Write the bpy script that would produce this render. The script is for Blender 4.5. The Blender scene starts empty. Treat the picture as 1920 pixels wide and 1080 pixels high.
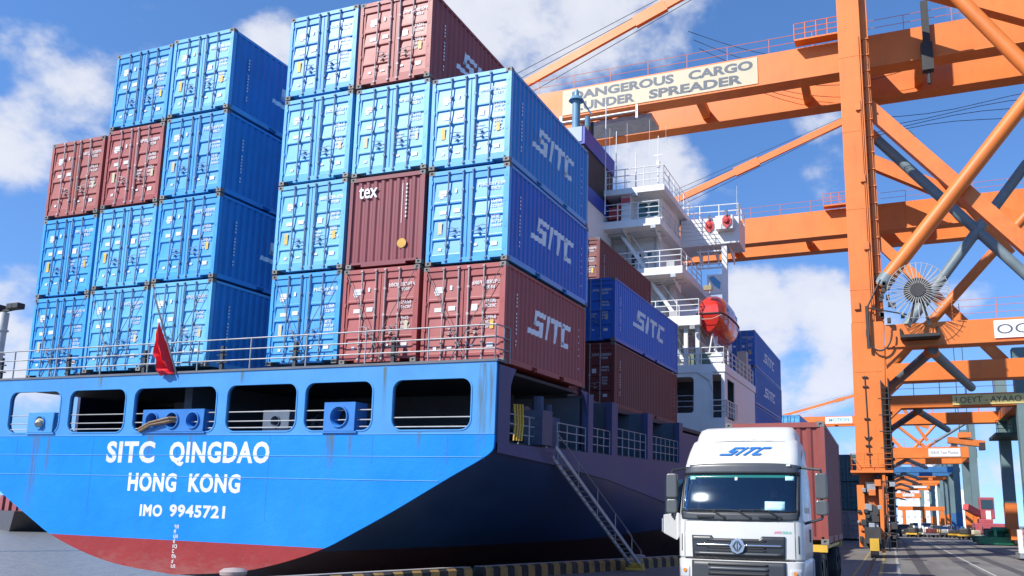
import bpy, bmesh, math, random
from mathutils import Vector, Matrix
R = math.radians
scene = bpy.context.scene
C = scene.collection

# ------------------------------------------------------------------ camera, sky, sun, exposure
def cam_setup():
    cd = bpy.data.cameras.new('camera'); co = bpy.data.objects.new('camera', cd); C.objects.link(co)
    yaw, pitch, roll = 0.3605, 0.1971, 0.0178
    f = Vector((-math.sin(yaw)*math.cos(pitch), math.cos(yaw)*math.cos(pitch), math.sin(pitch)))
    r = Vector((math.cos(yaw), math.sin(yaw), 0)); u = r.cross(f)
    r2 = r*math.cos(roll)+u*math.sin(roll); u2 = -r*math.sin(roll)+u*math.cos(roll)
    m = Matrix((r2, u2, -f)).transposed().to_4x4()
    m.translation = Vector((9.019, -18.3332, 1.7))
    co.matrix_world = m
    cd.sensor_width = 36; cd.lens = 1525.72/1920*36
    cd.shift_x = (960-1088.43)/1920; cd.shift_y = (666.13-540)/1920
    cd.clip_start = 0.1; cd.clip_end = 6000
    scene.camera = co
cam_setup()

SUN = Vector((-0.42, -0.65, 0.63)).normalized()
EL = math.asin(SUN.z); ROT = math.atan2(SUN.x, SUN.y)
sl = bpy.data.lights.new('sun', 'SUN'); sl.energy = 5.0; sl.angle = R(0.5); sl.color = (1.0, 0.955, 0.88)
so = bpy.data.objects.new('sun', sl); C.objects.link(so)
so.rotation_euler = (-SUN).to_track_quat('-Z', 'Y').to_euler(); so.location = (-40, -60, 60)

scene.view_settings.view_transform = 'Standard'; scene.view_settings.look = 'None'
scene.view_settings.gamma = 1; scene.view_settings.exposure = 0.42
scene.view_settings.use_curve_mapping = False

def make_world():
    w = bpy.data.worlds.new("World"); scene.world = w; w.use_nodes = True
    nt = w.node_tree; N = nt.nodes; Lk = nt.links; N.clear()
    out = N.new('ShaderNodeOutputWorld'); bg = N.new('ShaderNodeBackground'); bg.inputs['Strength'].default_value = 0.095
    Lk.new(bg.outputs[0], out.inputs[0])
    tc = N.new('ShaderNodeTexCoord'); lift = N.new('ShaderNodeVectorMath'); lift.operation = 'ADD'; lift.inputs[1].default_value = (0, 0, 0.16); nrm = N.new('ShaderNodeVectorMath'); nrm.operation = 'NORMALIZE'
    sky = N.new('ShaderNodeTexSky'); sky.sky_type = 'NISHITA'; sky.sun_disc = False
    sky.sun_elevation = EL; sky.sun_rotation = ROT; sky.air_density = 1.0; sky.dust_density = 0.0; sky.ozone_density = 4.5
    Lk.new(tc.outputs['Generated'], lift.inputs[0]); Lk.new(lift.outputs[0], nrm.inputs[0]); Lk.new(nrm.outputs[0], sky.inputs['Vector'])
    sep = N.new('ShaderNodeSeparateXYZ'); Lk.new(tc.outputs['Generated'], sep.inputs[0])
    def math_(op, a, b=None, clamp=False):
        n = N.new('ShaderNodeMath'); n.operation = op; n.use_clamp = clamp
        for i, v in enumerate((a, b)):
            if v is None: continue
            if isinstance(v, (int, float)): n.inputs[i].default_value = v
            else: Lk.new(v, n.inputs[i])
        return n.outputs[0]
    # cloud layer seen in perspective: direction over (height + bias)
    zz = math_('ADD', math_('MAXIMUM', sep.outputs[2], 0.0), 0.22)
    cx = math_('DIVIDE', sep.outputs[0], zz); cy = math_('DIVIDE', sep.outputs[1], zz)
    comb = N.new('ShaderNodeCombineXYZ'); Lk.new(cx, comb.inputs[0]); Lk.new(cy, comb.inputs[1]); comb.inputs[2].default_value = 3.7
    n1 = N.new('ShaderNodeTexNoise'); n1.inputs['Scale'].default_value = 3.2; n1.inputs['Detail'].default_value = 9; n1.inputs['Roughness'].default_value = 0.62; n1.inputs['Distortion'].default_value = 0.25
    n2 = N.new('ShaderNodeTexNoise'); n2.inputs['Scale'].default_value = 11; n2.inputs['Detail'].default_value = 6; n2.inputs['Roughness'].default_value = 0.6
    mpv = N.new('ShaderNodeMapping'); mpv.inputs['Scale'].default_value = (1.0, 1.0, 1.35); Lk.new(tc.outputs['Generated'], mpv.inputs['Vector'])
    Lk.new(mpv.outputs[0], n1.inputs['Vector']); Lk.new(mpv.outputs[0], n2.inputs['Vector'])
    n1.inputs['Scale'].default_value = 8.0; n2.inputs['Scale'].default_value = 24; n1.inputs['Distortion'].default_value = 0.0; n1.inputs['Roughness'].default_value = 0.56
    # where the cloud banks hang (direction, angular size, weight)
    banks = [((-0.777, 0.481, 0.407), 0.07, 0.5), ((-0.740, 0.515, 0.425), 0.07, 0.55), ((-0.755, 0.52, 0.40), 0.065, 0.85), ((-0.785, 0.51, 0.36), 0.06, 0.85),
             ((-0.715, 0.535, 0.45), 0.07, 0.45), ((-0.815, 0.545, 0.17), 0.08, 0.7), ((-0.596, 0.632, 0.494), 0.045, 0.6), ((-0.88, 0.45, 0.1), 0.12, 0.5),
             ((-0.38, 0.752, 0.545), 0.11, 1.0), ((-0.30, 0.772, 0.56), 0.10, 0.95), ((-0.235, 0.79, 0.565), 0.09, 0.75), ((-0.35, 0.74, 0.58), 0.12, 0.9), ((-0.17, 0.80, 0.575), 0.07, 0.4),
             ((-0.243, 0.875, 0.419), 0.055, 0.75), ((-0.215, 0.893, 0.395), 0.05, 0.7), ((-0.17, 0.91, 0.38), 0.05, 0.4),
             ((-0.13, 0.966, 0.225), 0.075, 1.0), ((-0.07, 0.969, 0.232), 0.075, 1.0), ((-0.091, 0.981, 0.18), 0.08, 0.9), ((-0.03, 0.982, 0.19), 0.07, 0.75), ((-0.03, 0.99, 0.10), 0.07, 0.4),
             ((-0.049, 0.893, 0.448), 0.035, 0.55), ((-0.042, 0.92, 0.39), 0.045, 0.65), ((0.14, 0.845, 0.52), 0.06, 0.6), ((0.075, 0.97, 0.22), 0.05, 0.6), ((0.09, 0.985, 0.12), 0.07, 0.5), ((0.12, 0.99, 0.04), 0.12, 0.6), ((-0.06, 0.995, 0.05), 0.10, 0.55),
             ((-0.16, 0.97, 0.12), 0.10, 0.5)]
    acc = None
    for d, s, wgt in banks:
        dv = Vector(d).normalized()
        vm = N.new('ShaderNodeVectorMath'); vm.operation = 'DOT_PRODUCT'; Lk.new(tc.outputs['Generated'], vm.inputs[0]); vm.inputs[1].default_value = dv
        mr = N.new('ShaderNodeMapRange'); mr.interpolation_type = 'SMOOTHSTEP'
        mr.inputs['From Min'].default_value = math.cos(s*1.25); mr.inputs['From Max'].default_value = 1.0
        mr.inputs['To Min'].default_value = 0; mr.inputs['To Max'].default_value = wgt
        Lk.new(vm.outputs['Value'], mr.inputs['Value'])
        acc = mr.outputs[0] if acc is None else math_('MAXIMUM', acc, mr.outputs[0])
    dens = math_('ADD', math_('MULTIPLY', acc, 0.72), math_('MULTIPLY', math_('SUBTRACT', n1.outputs[0], 0.5), 1.75))
    dens = math_('ADD', dens, math_('MULTIPLY', math_('SUBTRACT', n2.outputs[0], 0.5), 0.35))
    cov = N.new('ShaderNodeMapRange'); cov.interpolation_type = 'SMOOTHSTEP'
    cov.inputs['From Min'].default_value = 0.26; cov.inputs['From Max'].default_value = 0.68; Lk.new(dens, cov.inputs['Value'])
    cov.inputs['To Max'].default_value = 0.90
    # cloud tone: bright tops, greyer bases
    tone = N.new('ShaderNodeMapRange'); tone.inputs['From Min'].default_value = 0.3; tone.inputs['From Max'].default_value = 1.0
    Lk.new(math_('ADD', dens, math_('MULTIPLY', n2.outputs[0], 0.3)), tone.inputs['Value'])
    cm = N.new('ShaderNodeMix'); cm.data_type = 'RGBA'; cm.inputs[6].default_value = (5.4, 5.8, 6.9, 1); cm.inputs[7].default_value = (7.0, 7.1, 7.7, 1); Lk.new(tone.outputs[0], cm.inputs[0])
    hs = N.new('ShaderNodeHueSaturation'); hs.inputs['Saturation'].default_value = 1.12; hs.inputs['Value'].default_value = 1.82; Lk.new(sky.outputs[0], hs.inputs['Color'])
    tint = N.new('ShaderNodeMix'); tint.data_type = 'RGBA'; tint.blend_type = 'MULTIPLY'; tint.inputs[0].default_value = 1; tint.inputs[7].default_value = (1.02, 1.0, 1.06, 1)
    Lk.new(hs.outputs[0], tint.inputs[6])
    mx = N.new('ShaderNodeMix'); mx.data_type = 'RGBA'
    Lk.new(cov.outputs[0], mx.inputs[0]); Lk.new(tint.outputs[2], mx.inputs[6]); Lk.new(cm.outputs[2], mx.inputs[7])
    Lk.new(mx.outputs[2], bg.inputs['Color'])
make_world()

# ------------------------------------------------------------------ materials
MATS = {}
def mat(name, col, rough=0.5, metal=0.0, wear=0.12, scale=1.2, rust=0.0, rustcol=(0.16, 0.06, 0.025), streak=0.0, spec=0.5, bump=0.0, fade=None, coat=0.0, split=None, scum=False):
    """painted / weathered surface. split=(z, colour): another paint below object z."""
    if name in MATS: return MATS[name]
    m = bpy.data.materials.new(name); m.use_nodes = True; nt = m.node_tree; N = nt.nodes; L = nt.links
    b = N['Principled BSDF']; b.inputs['Roughness'].default_value = rough; b.inputs['Metallic'].default_value = metal
    b.inputs['Specular IOR Level'].default_value = spec; b.inputs['Coat Weight'].default_value = coat; b.inputs['Coat Roughness'].default_value = 0.08
    tc = N.new('ShaderNodeTexCoord'); oi = N.new('ShaderNodeObjectInfo')
    add = N.new('ShaderNodeVectorMath'); add.operation = 'ADD'
    rv = N.new('ShaderNodeVectorMath'); rv.operation = 'SCALE'; rv.inputs[0].default_value = (31, 57, 43); L.new(oi.outputs['Random'], rv.inputs['Scale'])
    L.new(tc.outputs['Object'], add.inputs[0]); L.new(rv.outputs[0], add.inputs[1])
    nz = N.new('ShaderNodeTexNoise'); nz.inputs['Scale'].default_value = scale; nz.inputs['Detail'].default_value = 6; nz.inputs['Roughness'].default_value = 0.65
    L.new(add.outputs[0], nz.inputs['Vector'])
    base = N.new('ShaderNodeRGB'); base.outputs[0].default_value = (*col, 1); src = base.outputs[0]
    if split:
        sp = N.new('ShaderNodeSeparateXYZ'); L.new(tc.outputs['Object'], sp.inputs[0])
        lt = N.new('ShaderNodeMath'); lt.operation = 'LESS_THAN'; L.new(sp.outputs[2], lt.inputs[0]); lt.inputs[1].default_value = split[0]
        sx = N.new('ShaderNodeMix'); sx.data_type = 'RGBA'; L.new(lt.outputs[0], sx.inputs[0]); L.new(src, sx.inputs[6]); sx.inputs[7].default_value = (*split[1], 1); src = sx.outputs[2]
    if scum:   # grown-over, chalky bottom paint
        n5 = N.new('ShaderNodeTexNoise'); n5.inputs['Scale'].default_value = 2.2; n5.inputs['Detail'].default_value = 9; n5.inputs['Roughness'].default_value = 0.75
        m5 = N.new('ShaderNodeMapping'); m5.inputs['Scale'].default_value = (1, 1, 3.0); L.new(tc.outputs['Object'], m5.inputs['Vector']); L.new(m5.outputs[0], n5.inputs['Vector'])
        zr = N.new('ShaderNodeMapRange'); zr.inputs['From Min'].default_value = -4.9; zr.inputs['From Max'].default_value = -5.6; zr.inputs['To Min'].default_value = -0.12; zr.inputs['To Max'].default_value = 0.16; L.new(sp.outputs[2], zr.inputs['Value'])
        a5 = N.new('ShaderNodeMath'); a5.operation = 'ADD'; L.new(zr.outputs[0], a5.inputs[0]); L.new(n5.outputs[0], a5.inputs[1])
        f5 = N.new('ShaderNodeMapRange'); f5.inputs['From Min'].default_value = 0.5; f5.inputs['From Max'].default_value = 0.72; f5.inputs['To Max'].default_value = 0.6; L.new(a5.outputs[0], f5.inputs['Value'])
        g5 = N.new('ShaderNodeMath'); g5.operation = 'MULTIPLY'; L.new(f5.outputs[0], g5.inputs[0]); L.new(lt.outputs[0], g5.inputs[1])
        x5 = N.new('ShaderNodeMix'); x5.data_type = 'RGBA'; L.new(g5.outputs[0], x5.inputs[0]); L.new(src, x5.inputs[6]); x5.inputs[7].default_value = (0.27, 0.10, 0.085, 1); src = x5.outputs[2]
    hs = N.new('ShaderNodeHueSaturation'); L.new(src, hs.inputs['Color'])
    mr = N.new('ShaderNodeMapRange'); mr.inputs['From Min'].default_value = 0.25; mr.inputs['From Max'].default_value = 0.75
    mr.inputs['To Min'].default_value = 1-wear; mr.inputs['To Max'].default_value = 1+wear; L.new(nz.outputs[0], mr.inputs['Value'])
    ov = N.new('ShaderNodeMapRange'); ov.inputs['To Min'].default_value = 1-wear*0.6; ov.inputs['To Max'].default_value = 1+wear*0.4; L.new(oi.outputs['Random'], ov.inputs['Value'])
    mm = N.new('ShaderNodeMath'); mm.operation = 'MULTIPLY'; L.new(mr.outputs[0], mm.inputs[0]); L.new(ov.outputs[0], mm.inputs[1]); L.new(mm.outputs[0], hs.inputs['Value'])
    last = hs.outputs[0]
    if fade:   # chalky sun-bleached patches
        n3 = N.new('ShaderNodeTexNoise'); n3.inputs['Scale'].default_value = scale*0.5; n3.inputs['Detail'].default_value = 4; L.new(add.outputs[0], n3.inputs['Vector'])
        f3 = N.new('ShaderNodeMapRange'); f3.inputs['From Min'].default_value = 0.42; f3.inputs['From Max'].default_value = 0.7; f3.inputs['To Max'].default_value = 0.5; L.new(n3.outputs[0], f3.inputs['Value'])
        x3 = N.new('ShaderNodeMix'); x3.data_type = 'RGBA'; L.new(f3.outputs[0], x3.inputs[0])
        if split:
            k3 = N.new('ShaderNodeMath'); k3.operation = 'MULTIPLY'; i3 = N.new('ShaderNodeMath'); i3.operation = 'SUBTRACT'; i3.inputs[0].default_value = 1.0; L.new(lt.outputs[0], i3.inputs[1]); L.new(f3.outputs[0], k3.inputs[0]); L.new(i3.outputs[0], k3.inputs[1]); L.new(k3.outputs[0], x3.inputs[0])
        L.new(last, x3.inputs[6]); x3.inputs[7].default_value = (*fade, 1); last = x3.outputs[2]
    if streak > 0:
        mp = N.new('ShaderNodeMapping'); mp.inputs['Scale'].default_value = (2.3, 2.3, 0.16); L.new(add.outputs[0], mp.inputs['Vector'])
        ns = N.new('ShaderNodeTexNoise'); ns.inputs['Scale'].default_value = 1.6; ns.inputs['Detail'].default_value = 7; ns.inputs['Roughness'].default_value = 0.7; L.new(mp.outputs[0], ns.inputs['Vector'])
        fs = N.new('ShaderNodeMapRange'); fs.inputs['From Min'].default_value = 0.55; fs.inputs['From Max'].default_value = 0.8; fs.inputs['To Max'].default_value = streak; L.new(ns.outputs[0], fs.inputs['Value'])
        xs = N.new('ShaderNodeMix'); xs.data_type = 'RGBA'; L.new(fs.outputs[0], xs.inputs[0]); L.new(last, xs.inputs[6]); xs.inputs[7].default_value = (*rustcol, 1); last = xs.outputs[2]
    if rust > 0:
        nr = N.new('ShaderNodeTexNoise'); nr.inputs['Scale'].default_value = scale*6; nr.inputs['Detail'].default_value = 8; nr.inputs['Roughness'].default_value = 0.75; L.new(add.outputs[0], nr.inputs['Vector'])
        fr = N.new('ShaderNodeMapRange'); fr.inputs['From Min'].default_value = 0.72-rust*0.2; fr.inputs['From Max'].default_value = 0.8-rust*0.2; fr.inputs['To Max'].default_value = 0.9; L.new(nr.outputs[0], fr.inputs['Value'])
        xr = N.new('ShaderNodeMix'); xr.data_type = 'RGBA'; L.new(fr.outputs[0], xr.inputs[0]); L.new(last, xr.inputs[6]); xr.inputs[7].default_value = (*rustcol, 1); last = xr.outputs[2]
    L.new(last, b.inputs['Base Color'])
    rr = N.new('ShaderNodeMapRange'); rr.inputs['To Min'].default_value = max(0.02, rough-0.12); rr.inputs['To Max'].default_value = min(1, rough+0.12); L.new(nz.outputs[0], rr.inputs['Value']); L.new(rr.outputs[0], b.inputs['Roughness'])
    if bump > 0:
        bp = N.new('ShaderNodeBump'); bp.inputs['Strength'].default_value = bump; bp.inputs['Distance'].default_value = 0.12; L.new(nz.outputs[0], bp.inputs['Height']); L.new(bp.outputs[0], b.inputs['Normal'])
    MATS[name] = m; return m

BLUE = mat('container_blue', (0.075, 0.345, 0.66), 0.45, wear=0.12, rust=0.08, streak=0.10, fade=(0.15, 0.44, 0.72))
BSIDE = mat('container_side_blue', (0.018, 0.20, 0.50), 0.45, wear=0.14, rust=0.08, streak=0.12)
BLUE3 = mat('container_blue_faded', (0.10, 0.38, 0.66), 0.5, wear=0.12, rust=0.10, streak=0.12, fade=(0.16, 0.44, 0.70))
BLUE4 = mat('container_blue_fresh', (0.050, 0.30, 0.65), 0.4, wear=0.10, rust=0.05, streak=0.06)
BLUE2 = mat('container_deep_blue', (0.022, 0.13, 0.50), 0.45, wear=0.12, rust=0.10, streak=0.10)
RED = mat('container_red', (0.30, 0.058, 0.052), 0.5, wear=0.14, rust=0.10, streak=0.12, fade=(0.36, 0.09, 0.082))
RED2 = mat('container_red_dusty', (0.30, 0.075, 0.062), 0.6, wear=0.16, rust=0.18, streak=0.2, fade=(0.37, 0.12, 0.105))
MAROON = mat('container_maroon', (0.20, 0.040, 0.05), 0.55, wear=0.10, rust=0.06, streak=0.1)
BROWN = mat('container_brown', (0.16, 0.035, 0.03), 0.55, wear=0.15, rust=0.15, streak=0.15)
TEAL = mat('container_teal', (0.03, 0.14, 0.17), 0.55, wear=0.2, rust=0.2)
GREYC = mat('container_grey', (0.3, 0.3, 0.32), 0.55, wear=0.2, rust=0.2)
CAST = mat('corner_steel', (0.17, 0.16, 0.15), 0.65, wear=0.4, rust=0.35, scale=4)
ROD_R = mat('galvanised_rod', (0.40, 0.33, 0.32), 0.6, wear=0.3, rust=0.2, scale=4)
ROD_B = mat('blue_rod', (0.16, 0.24, 0.34), 0.6, wear=0.3, rust=0.3, scale=4)
WHITE = mat('white_paint', (0.70, 0.70, 0.68), 0.42, wear=0.06, streak=0.18, rustcol=(0.35, 0.22, 0.13))
STICK = mat('white_sticker', (0.62, 0.62, 0.62), 0.5, wear=0.2, scale=5)
YELL = mat('yellow_sticker', (0.62, 0.42, 0.07), 0.5, wear=0.25, scale=5)
LOGO = mat('white_logo', (0.79, 0.79, 0.80), 0.5, wear=0.10, scale=3, rust=0.03)
HULL = mat('hull_blue', (0.010, 0.200, 0.64), 0.38, wear=0.10, scale=0.5, streak=0.16, rust=0.06, rustcol=(0.10, 0.08, 0.05), fade=(0.03, 0.24, 0.64), split=(-4.79, (0.27, 0.035, 0.035)), scum=True, spec=0.18, bump=0.5)
HULLUP = mat('hull_upper_blue', (0.055, 0.25, 0.56), 0.42, wear=0.12, scale=0.7, streak=0.25, rust=0.08, rustcol=(0.13, 0.11, 0.07))  # paler stern blue, sky reflection put into the colour
SIDEB = mat('hull_side_shade_blue', (0.006, 0.036, 0.115), 0.42, wear=0.25, scale=0.6, streak=0.3, rust=0.05, rustcol=(0.03, 0.02, 0.025), split=(-4.9, (0.03, 0.009, 0.009)))  # hull blue darkened to navy: shade under the overhang put into the colour
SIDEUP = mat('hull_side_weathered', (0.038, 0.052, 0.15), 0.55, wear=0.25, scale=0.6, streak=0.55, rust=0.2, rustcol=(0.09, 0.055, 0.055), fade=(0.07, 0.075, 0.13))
DECKD = mat('dark_deck_steel', (0.035, 0.038, 0.045), 0.6, wear=0.3, rust=0.25)
INGREY = mat('inner_grey_blue', (0.085, 0.11, 0.15), 0.55, wear=0.2, rust=0.15)
BLACK = mat('black_hole', (0.012, 0.012, 0.013), 0.6, wear=0.3)
RAIL = mat('rail_grey', (0.33, 0.33, 0.33), 0.5, wear=0.25, rust=0.25, scale=3)
GALV = mat('galvanised', (0.35, 0.36, 0.37), 0.45, metal=0.4, wear=0.25, rust=0.1, scale=3)
ORANGE = mat('crane_orange', (0.67, 0.170, 0.024), 0.5, wear=0.14, scale=0.5, streak=0.45, rust=0.12, rustcol=(0.30, 0.075, 0.02))
ORANGE2 = mat('crane_orange_worn', (0.64, 0.17, 0.03), 0.55, wear=0.18, scale=0.9, streak=0.25, rust=0.2, rustcol=(0.12, 0.05, 0.025))
GRIME = mat('crane_grimy_orange', (0.46, 0.125, 0.03), 0.65, wear=0.3, scale=0.9, streak=0.75, rust=0.55, rustcol=(0.03, 0.024, 0.02))
CGREY = mat('crane_tube_grey', (0.14, 0.19, 0.21), 0.55, wear=0.25, scale=0.6, rust=0.2, streak=0.3, rustcol=(0.45, 0.13, 0.03))
CTEAL = mat('crane_leg_teal', (0.12, 0.19, 0.20), 0.6, wear=0.2, scale=0.4, streak=0.2, rust=0.1, split=None)
DARK = mat('dark_machinery', (0.035, 0.033, 0.032), 0.6, wear=0.4, rust=0.35, scale=2)
SIGNY = mat('sign_cream', (0.50, 0.44, 0.29), 0.55, wear=0.08, streak=0.12, rustcol=(0.3, 0.22, 0.12))
SIGNW = mat('sign_white', (0.75, 0.75, 0.73), 0.55, wear=0.08, streak=0.1)
SIGNT = mat('sign_letter_grey', (0.10, 0.11, 0.13), 0.6, wear=0.2)
SIGNT2 = mat('sign_letter_black', (0.05, 0.05, 0.055), 0.6, wear=0.2)
SIGNYEL = mat('sign_yellow', (0.66, 0.55, 0.20), 0.55, wear=0.1)
TYRE = mat('tyre_rubber', (0.018, 0.018, 0.02), 0.8, wear=0.3)
TRUCKW = mat('truck_white', (0.56, 0.55, 0.515), 0.3, wear=0.05, coat=0.3, streak=0.10, rustcol=(0.42, 0.37, 0.30))
PLASTIC = mat('truck_dark_plastic', (0.035, 0.038, 0.042), 0.45, wear=0.2)
CHROME = mat('chrome', (0.6, 0.6, 0.62), 0.18, metal=0.95, wear=0.1)
LOGOB = mat('logo_blue', (0.02, 0.14, 0.42), 0.4, wear=0.05)
FLAGR = mat('flag_red', (0.78, 0.018, 0.03), 0.75, wear=0.15, scale=4)
LIFEB = mat('lifeboat_orange_red', (0.52, 0.028, 0.015), 0.22, wear=0.08, coat=0.5)
REDP = mat('red_paint', (0.50, 0.05, 0.05), 0.5, wear=0.2)
GREENP = mat('green_paint', (0.02, 0.20, 0.09), 0.5, wear=0.3, rust=0.2)
FUNBL = mat('funnel_blue', (0.035, 0.07, 0.38), 0.45, wear=0.1)
FUNLB = mat('funnel_light_blue', (0.10, 0.33, 0.55), 0.45, wear=0.15)
YPAINT = mat('yellow_paint', (0.60, 0.36, 0.04), 0.5, wear=0.2, rust=0.2)
LEAF = mat('leaf_green', (0.06, 0.10, 0.03), 0.7, wear=0.5, scale=0.8)
BARK = mat('bark', (0.10, 0.07, 0.05), 0.8, wear=0.3)
CONC = mat('kerb_concrete', (0.33, 0.30, 0.27), 0.8, wear=0.25, scale=2, rust=0.2, rustcol=(0.1, 0.09, 0.08))
WINDARK = mat('window_dark', (0.02, 0.035, 0.04), 0.06, wear=0.2, spec=0.7)

def glass_mat():
    m = bpy.data.materials.new('windscreen_glass'); m.use_nodes = True; nt = m.node_tree; N = nt.nodes; L = nt.links
    N.clear(); out = N.new('ShaderNodeOutputMaterial')
    tr = N.new('ShaderNodeBsdfTransparent'); tr.inputs[0].default_value = (0.62, 0.72, 0.75, 1)
    gl = N.new('ShaderNodeBsdfGlossy'); gl.inputs['Roughness'].default_value = 0.055; gl.inputs[0].default_value = (0.85, 0.92, 1, 1)
    fr = N.new('ShaderNodeFresnel'); fr.inputs[0].default_value = 1.7
    mx = N.new('ShaderNodeMixShader'); L.new(fr.outputs[0], mx.inputs[0]); L.new(tr.outputs[0], mx.inputs[1]); L.new(gl.outputs[0], mx.inputs[2]); L.new(mx.outputs[0], out.inputs[0])
    return m
GLASS = glass_mat()

def streak_mat():
    m = bpy.data.materials.new('rust_run'); m.use_nodes = True; nt = m.node_tree; N = nt.nodes; L = nt.links; b = N['Principled BSDF']
    b.inputs['Base Color'].default_value = (0.17, 0.17, 0.04, 1); b.inputs['Specular IOR Level'].default_value = 0.1; b.inputs['Roughness'].default_value = 0.8
    tc = N.new('ShaderNodeTexCoord'); sp = N.new('ShaderNodeSeparateXYZ'); L.new(tc.outputs['Generated'], sp.inputs[0])
    mp = N.new('ShaderNodeMapping'); mp.inputs['Scale'].default_value = (9, 9, 0.5); L.new(tc.outputs['Object'], mp.inputs['Vector'])
    n = N.new('ShaderNodeTexNoise'); n.inputs['Scale'].default_value = 1.5; n.inputs['Detail'].default_value = 6; L.new(mp.outputs[0], n.inputs['Vector'])
    def M(op, a, b2):
        k = N.new('ShaderNodeMath'); k.operation = op
        for i, v in enumerate((a, b2)):
            if isinstance(v, (int, float)): k.inputs[i].default_value = v
            else: L.new(v, k.inputs[i])
        return k.outputs[0]
    edge = M('MULTIPLY', M('MULTIPLY', sp.outputs[0], M('SUBTRACT', 1.0, sp.outputs[0])), 4.0)
    f = N.new('ShaderNodeMapRange'); f.inputs['From Min'].default_value = 0.38; f.inputs['From Max'].default_value = 0.68; L.new(n.outputs[0], f.inputs['Value'])
    a = M('MULTIPLY', M('MULTIPLY', edge, f.outputs[0]), M('POWER', sp.outputs[2], 0.7)); L.new(M('MULTIPLY', a, 0.85), b.inputs['Alpha']); return m
RUN = streak_mat()

def stripe_mat():
    m = mat('kerb_black_yellow', (0.33, 0.30, 0.27), 0.75, wear=0.3, scale=3)
    nt = m.node_tree; N = nt.nodes; L = nt.links
    tc = N.new('ShaderNodeTexCoord'); sp = N.new('ShaderNodeSeparateXYZ'); L.new(tc.outputs['Object'], sp.inputs[0])
    nz = N.new('ShaderNodeTexNoise'); nz.inputs['Scale'].default_value = 6; L.new(tc.outputs['Object'], nz.inputs['Vector'])
    a = N.new('ShaderNodeMath'); a.operation = 'MULTIPLY_ADD'; L.new(nz.outputs[0], a.inputs[0]); a.inputs[1].default_value = 0.06; L.new(sp.outputs[1], a.inputs[2])
    md = N.new('ShaderNodeMath'); md.operation = 'PINGPONG'; L.new(a.outputs[0], md.inputs[0]); md.inputs[1].default_value = 0.30
    gt = N.new('ShaderNodeMath'); gt.operation = 'GREATER_THAN'; L.new(md.outputs[0], gt.inputs[0]); gt.inputs[1].default_value = 0.15
    mx = N.new('ShaderNodeMix'); mx.data_type = 'RGBA'; mx.inputs[6].default_value = (0.025, 0.022, 0.02, 1); mx.inputs[7].default_value = (0.36, 0.21, 0.06, 1); L.new(gt.outputs[0], mx.inputs[0])
    n2 = N.new('ShaderNodeTexNoise'); n2.inputs['Scale'].default_value = 4; n2.inputs['Detail'].default_value = 8; L.new(tc.outputs['Object'], n2.inputs['Vector'])
    f2 = N.new('ShaderNodeMapRange'); f2.inputs['From Min'].default_value = 0.5; f2.inputs['From Max'].default_value = 0.7; f2.inputs['To Max'].default_value = 0.6; L.new(n2.outputs[0], f2.inputs['Value'])
    m2 = N.new('ShaderNodeMix'); m2.data_type = 'RGBA'; L.new(f2.outputs[0], m2.inputs[0]); L.new(mx.outputs[2], m2.inputs[6]); m2.inputs[7].default_value = (0.10, 0.08, 0.06, 1)
    L.new(m2.outputs[2], N['Principled BSDF'].inputs['Base Color']); return m
STRIPE = stripe_mat()

def ground_mat():
    m = bpy.data.materials.new('quay_concrete'); m.use_nodes = True; nt = m.node_tree; N = nt.nodes; L = nt.links; b = N['Principled BSDF']
    tc = N.new('ShaderNodeTexCoord')
    def noise(s, d, sc=(1, 1, 1)):
        mp = N.new('ShaderNodeMapping'); mp.inputs['Scale'].default_value = sc; L.new(tc.outputs['Object'], mp.inputs['Vector'])
        n = N.new('ShaderNodeTexNoise'); n.inputs['Scale'].default_value = s; n.inputs['Detail'].default_value = d; n.inputs['Roughness'].default_value = 0.65; L.new(mp.outputs[0], n.inputs['Vector']); return n.outputs[0]
    a = noise(0.25, 6); f = noise(9, 6); t = noise(1.2, 6, (1.0, 0.06, 1))
    r1 = N.new('ShaderNodeValToRGB'); r1.color_ramp.elements[0].position = 0.3; r1.color_ramp.elements[0].color = (0.13, 0.122, 0.108, 1); r1.color_ramp.elements[1].position = 0.72; r1.color_ramp.elements[1].color = (0.205, 0.193, 0.172, 1); L.new(a, r1.inputs[0])
    m1 = N.new('ShaderNodeMix'); m1.data_type = 'RGBA'; m1.blend_type = 'MULTIPLY'; m1.inputs[0].default_value = 1
    r2 = N.new('ShaderNodeMapRange'); r2.inputs['To Min'].default_value = 0.7; r2.inputs['To Max'].default_value = 1.3; L.new(f, r2.inputs['Value'])
    L.new(r1.outputs[0], m1.inputs[6]); L.new(r2.outputs[0], m1.inputs[7])
    r3 = N.new('ShaderNodeMapRange'); r3.inputs['From Min'].default_value = 0.52; r3.inputs['From Max'].default_value = 0.75; r3.inputs['To Max'].default_value = 0.65; L.new(t, r3.inputs['Value'])
    m2 = N.new('ShaderNodeMix'); m2.data_type = 'RGBA'; L.new(r3.outputs[0], m2.inputs[0]); L.new(m1.outputs[2], m2.inputs[6]); m2.inputs[7].default_value = (0.065, 0.062, 0.058, 1)
    L.new(m2.outputs[2], b.inputs['Base Color']); b.inputs['Roughness'].default_value = 0.85
    bp = N.new('ShaderNodeBump'); bp.inputs['Strength'].default_value = 0.25; bp.inputs['Distance'].default_value = 0.02; L.new(f, bp.inputs['Height']); L.new(bp.outputs[0], b.inputs['Normal'])
    return m
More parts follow.
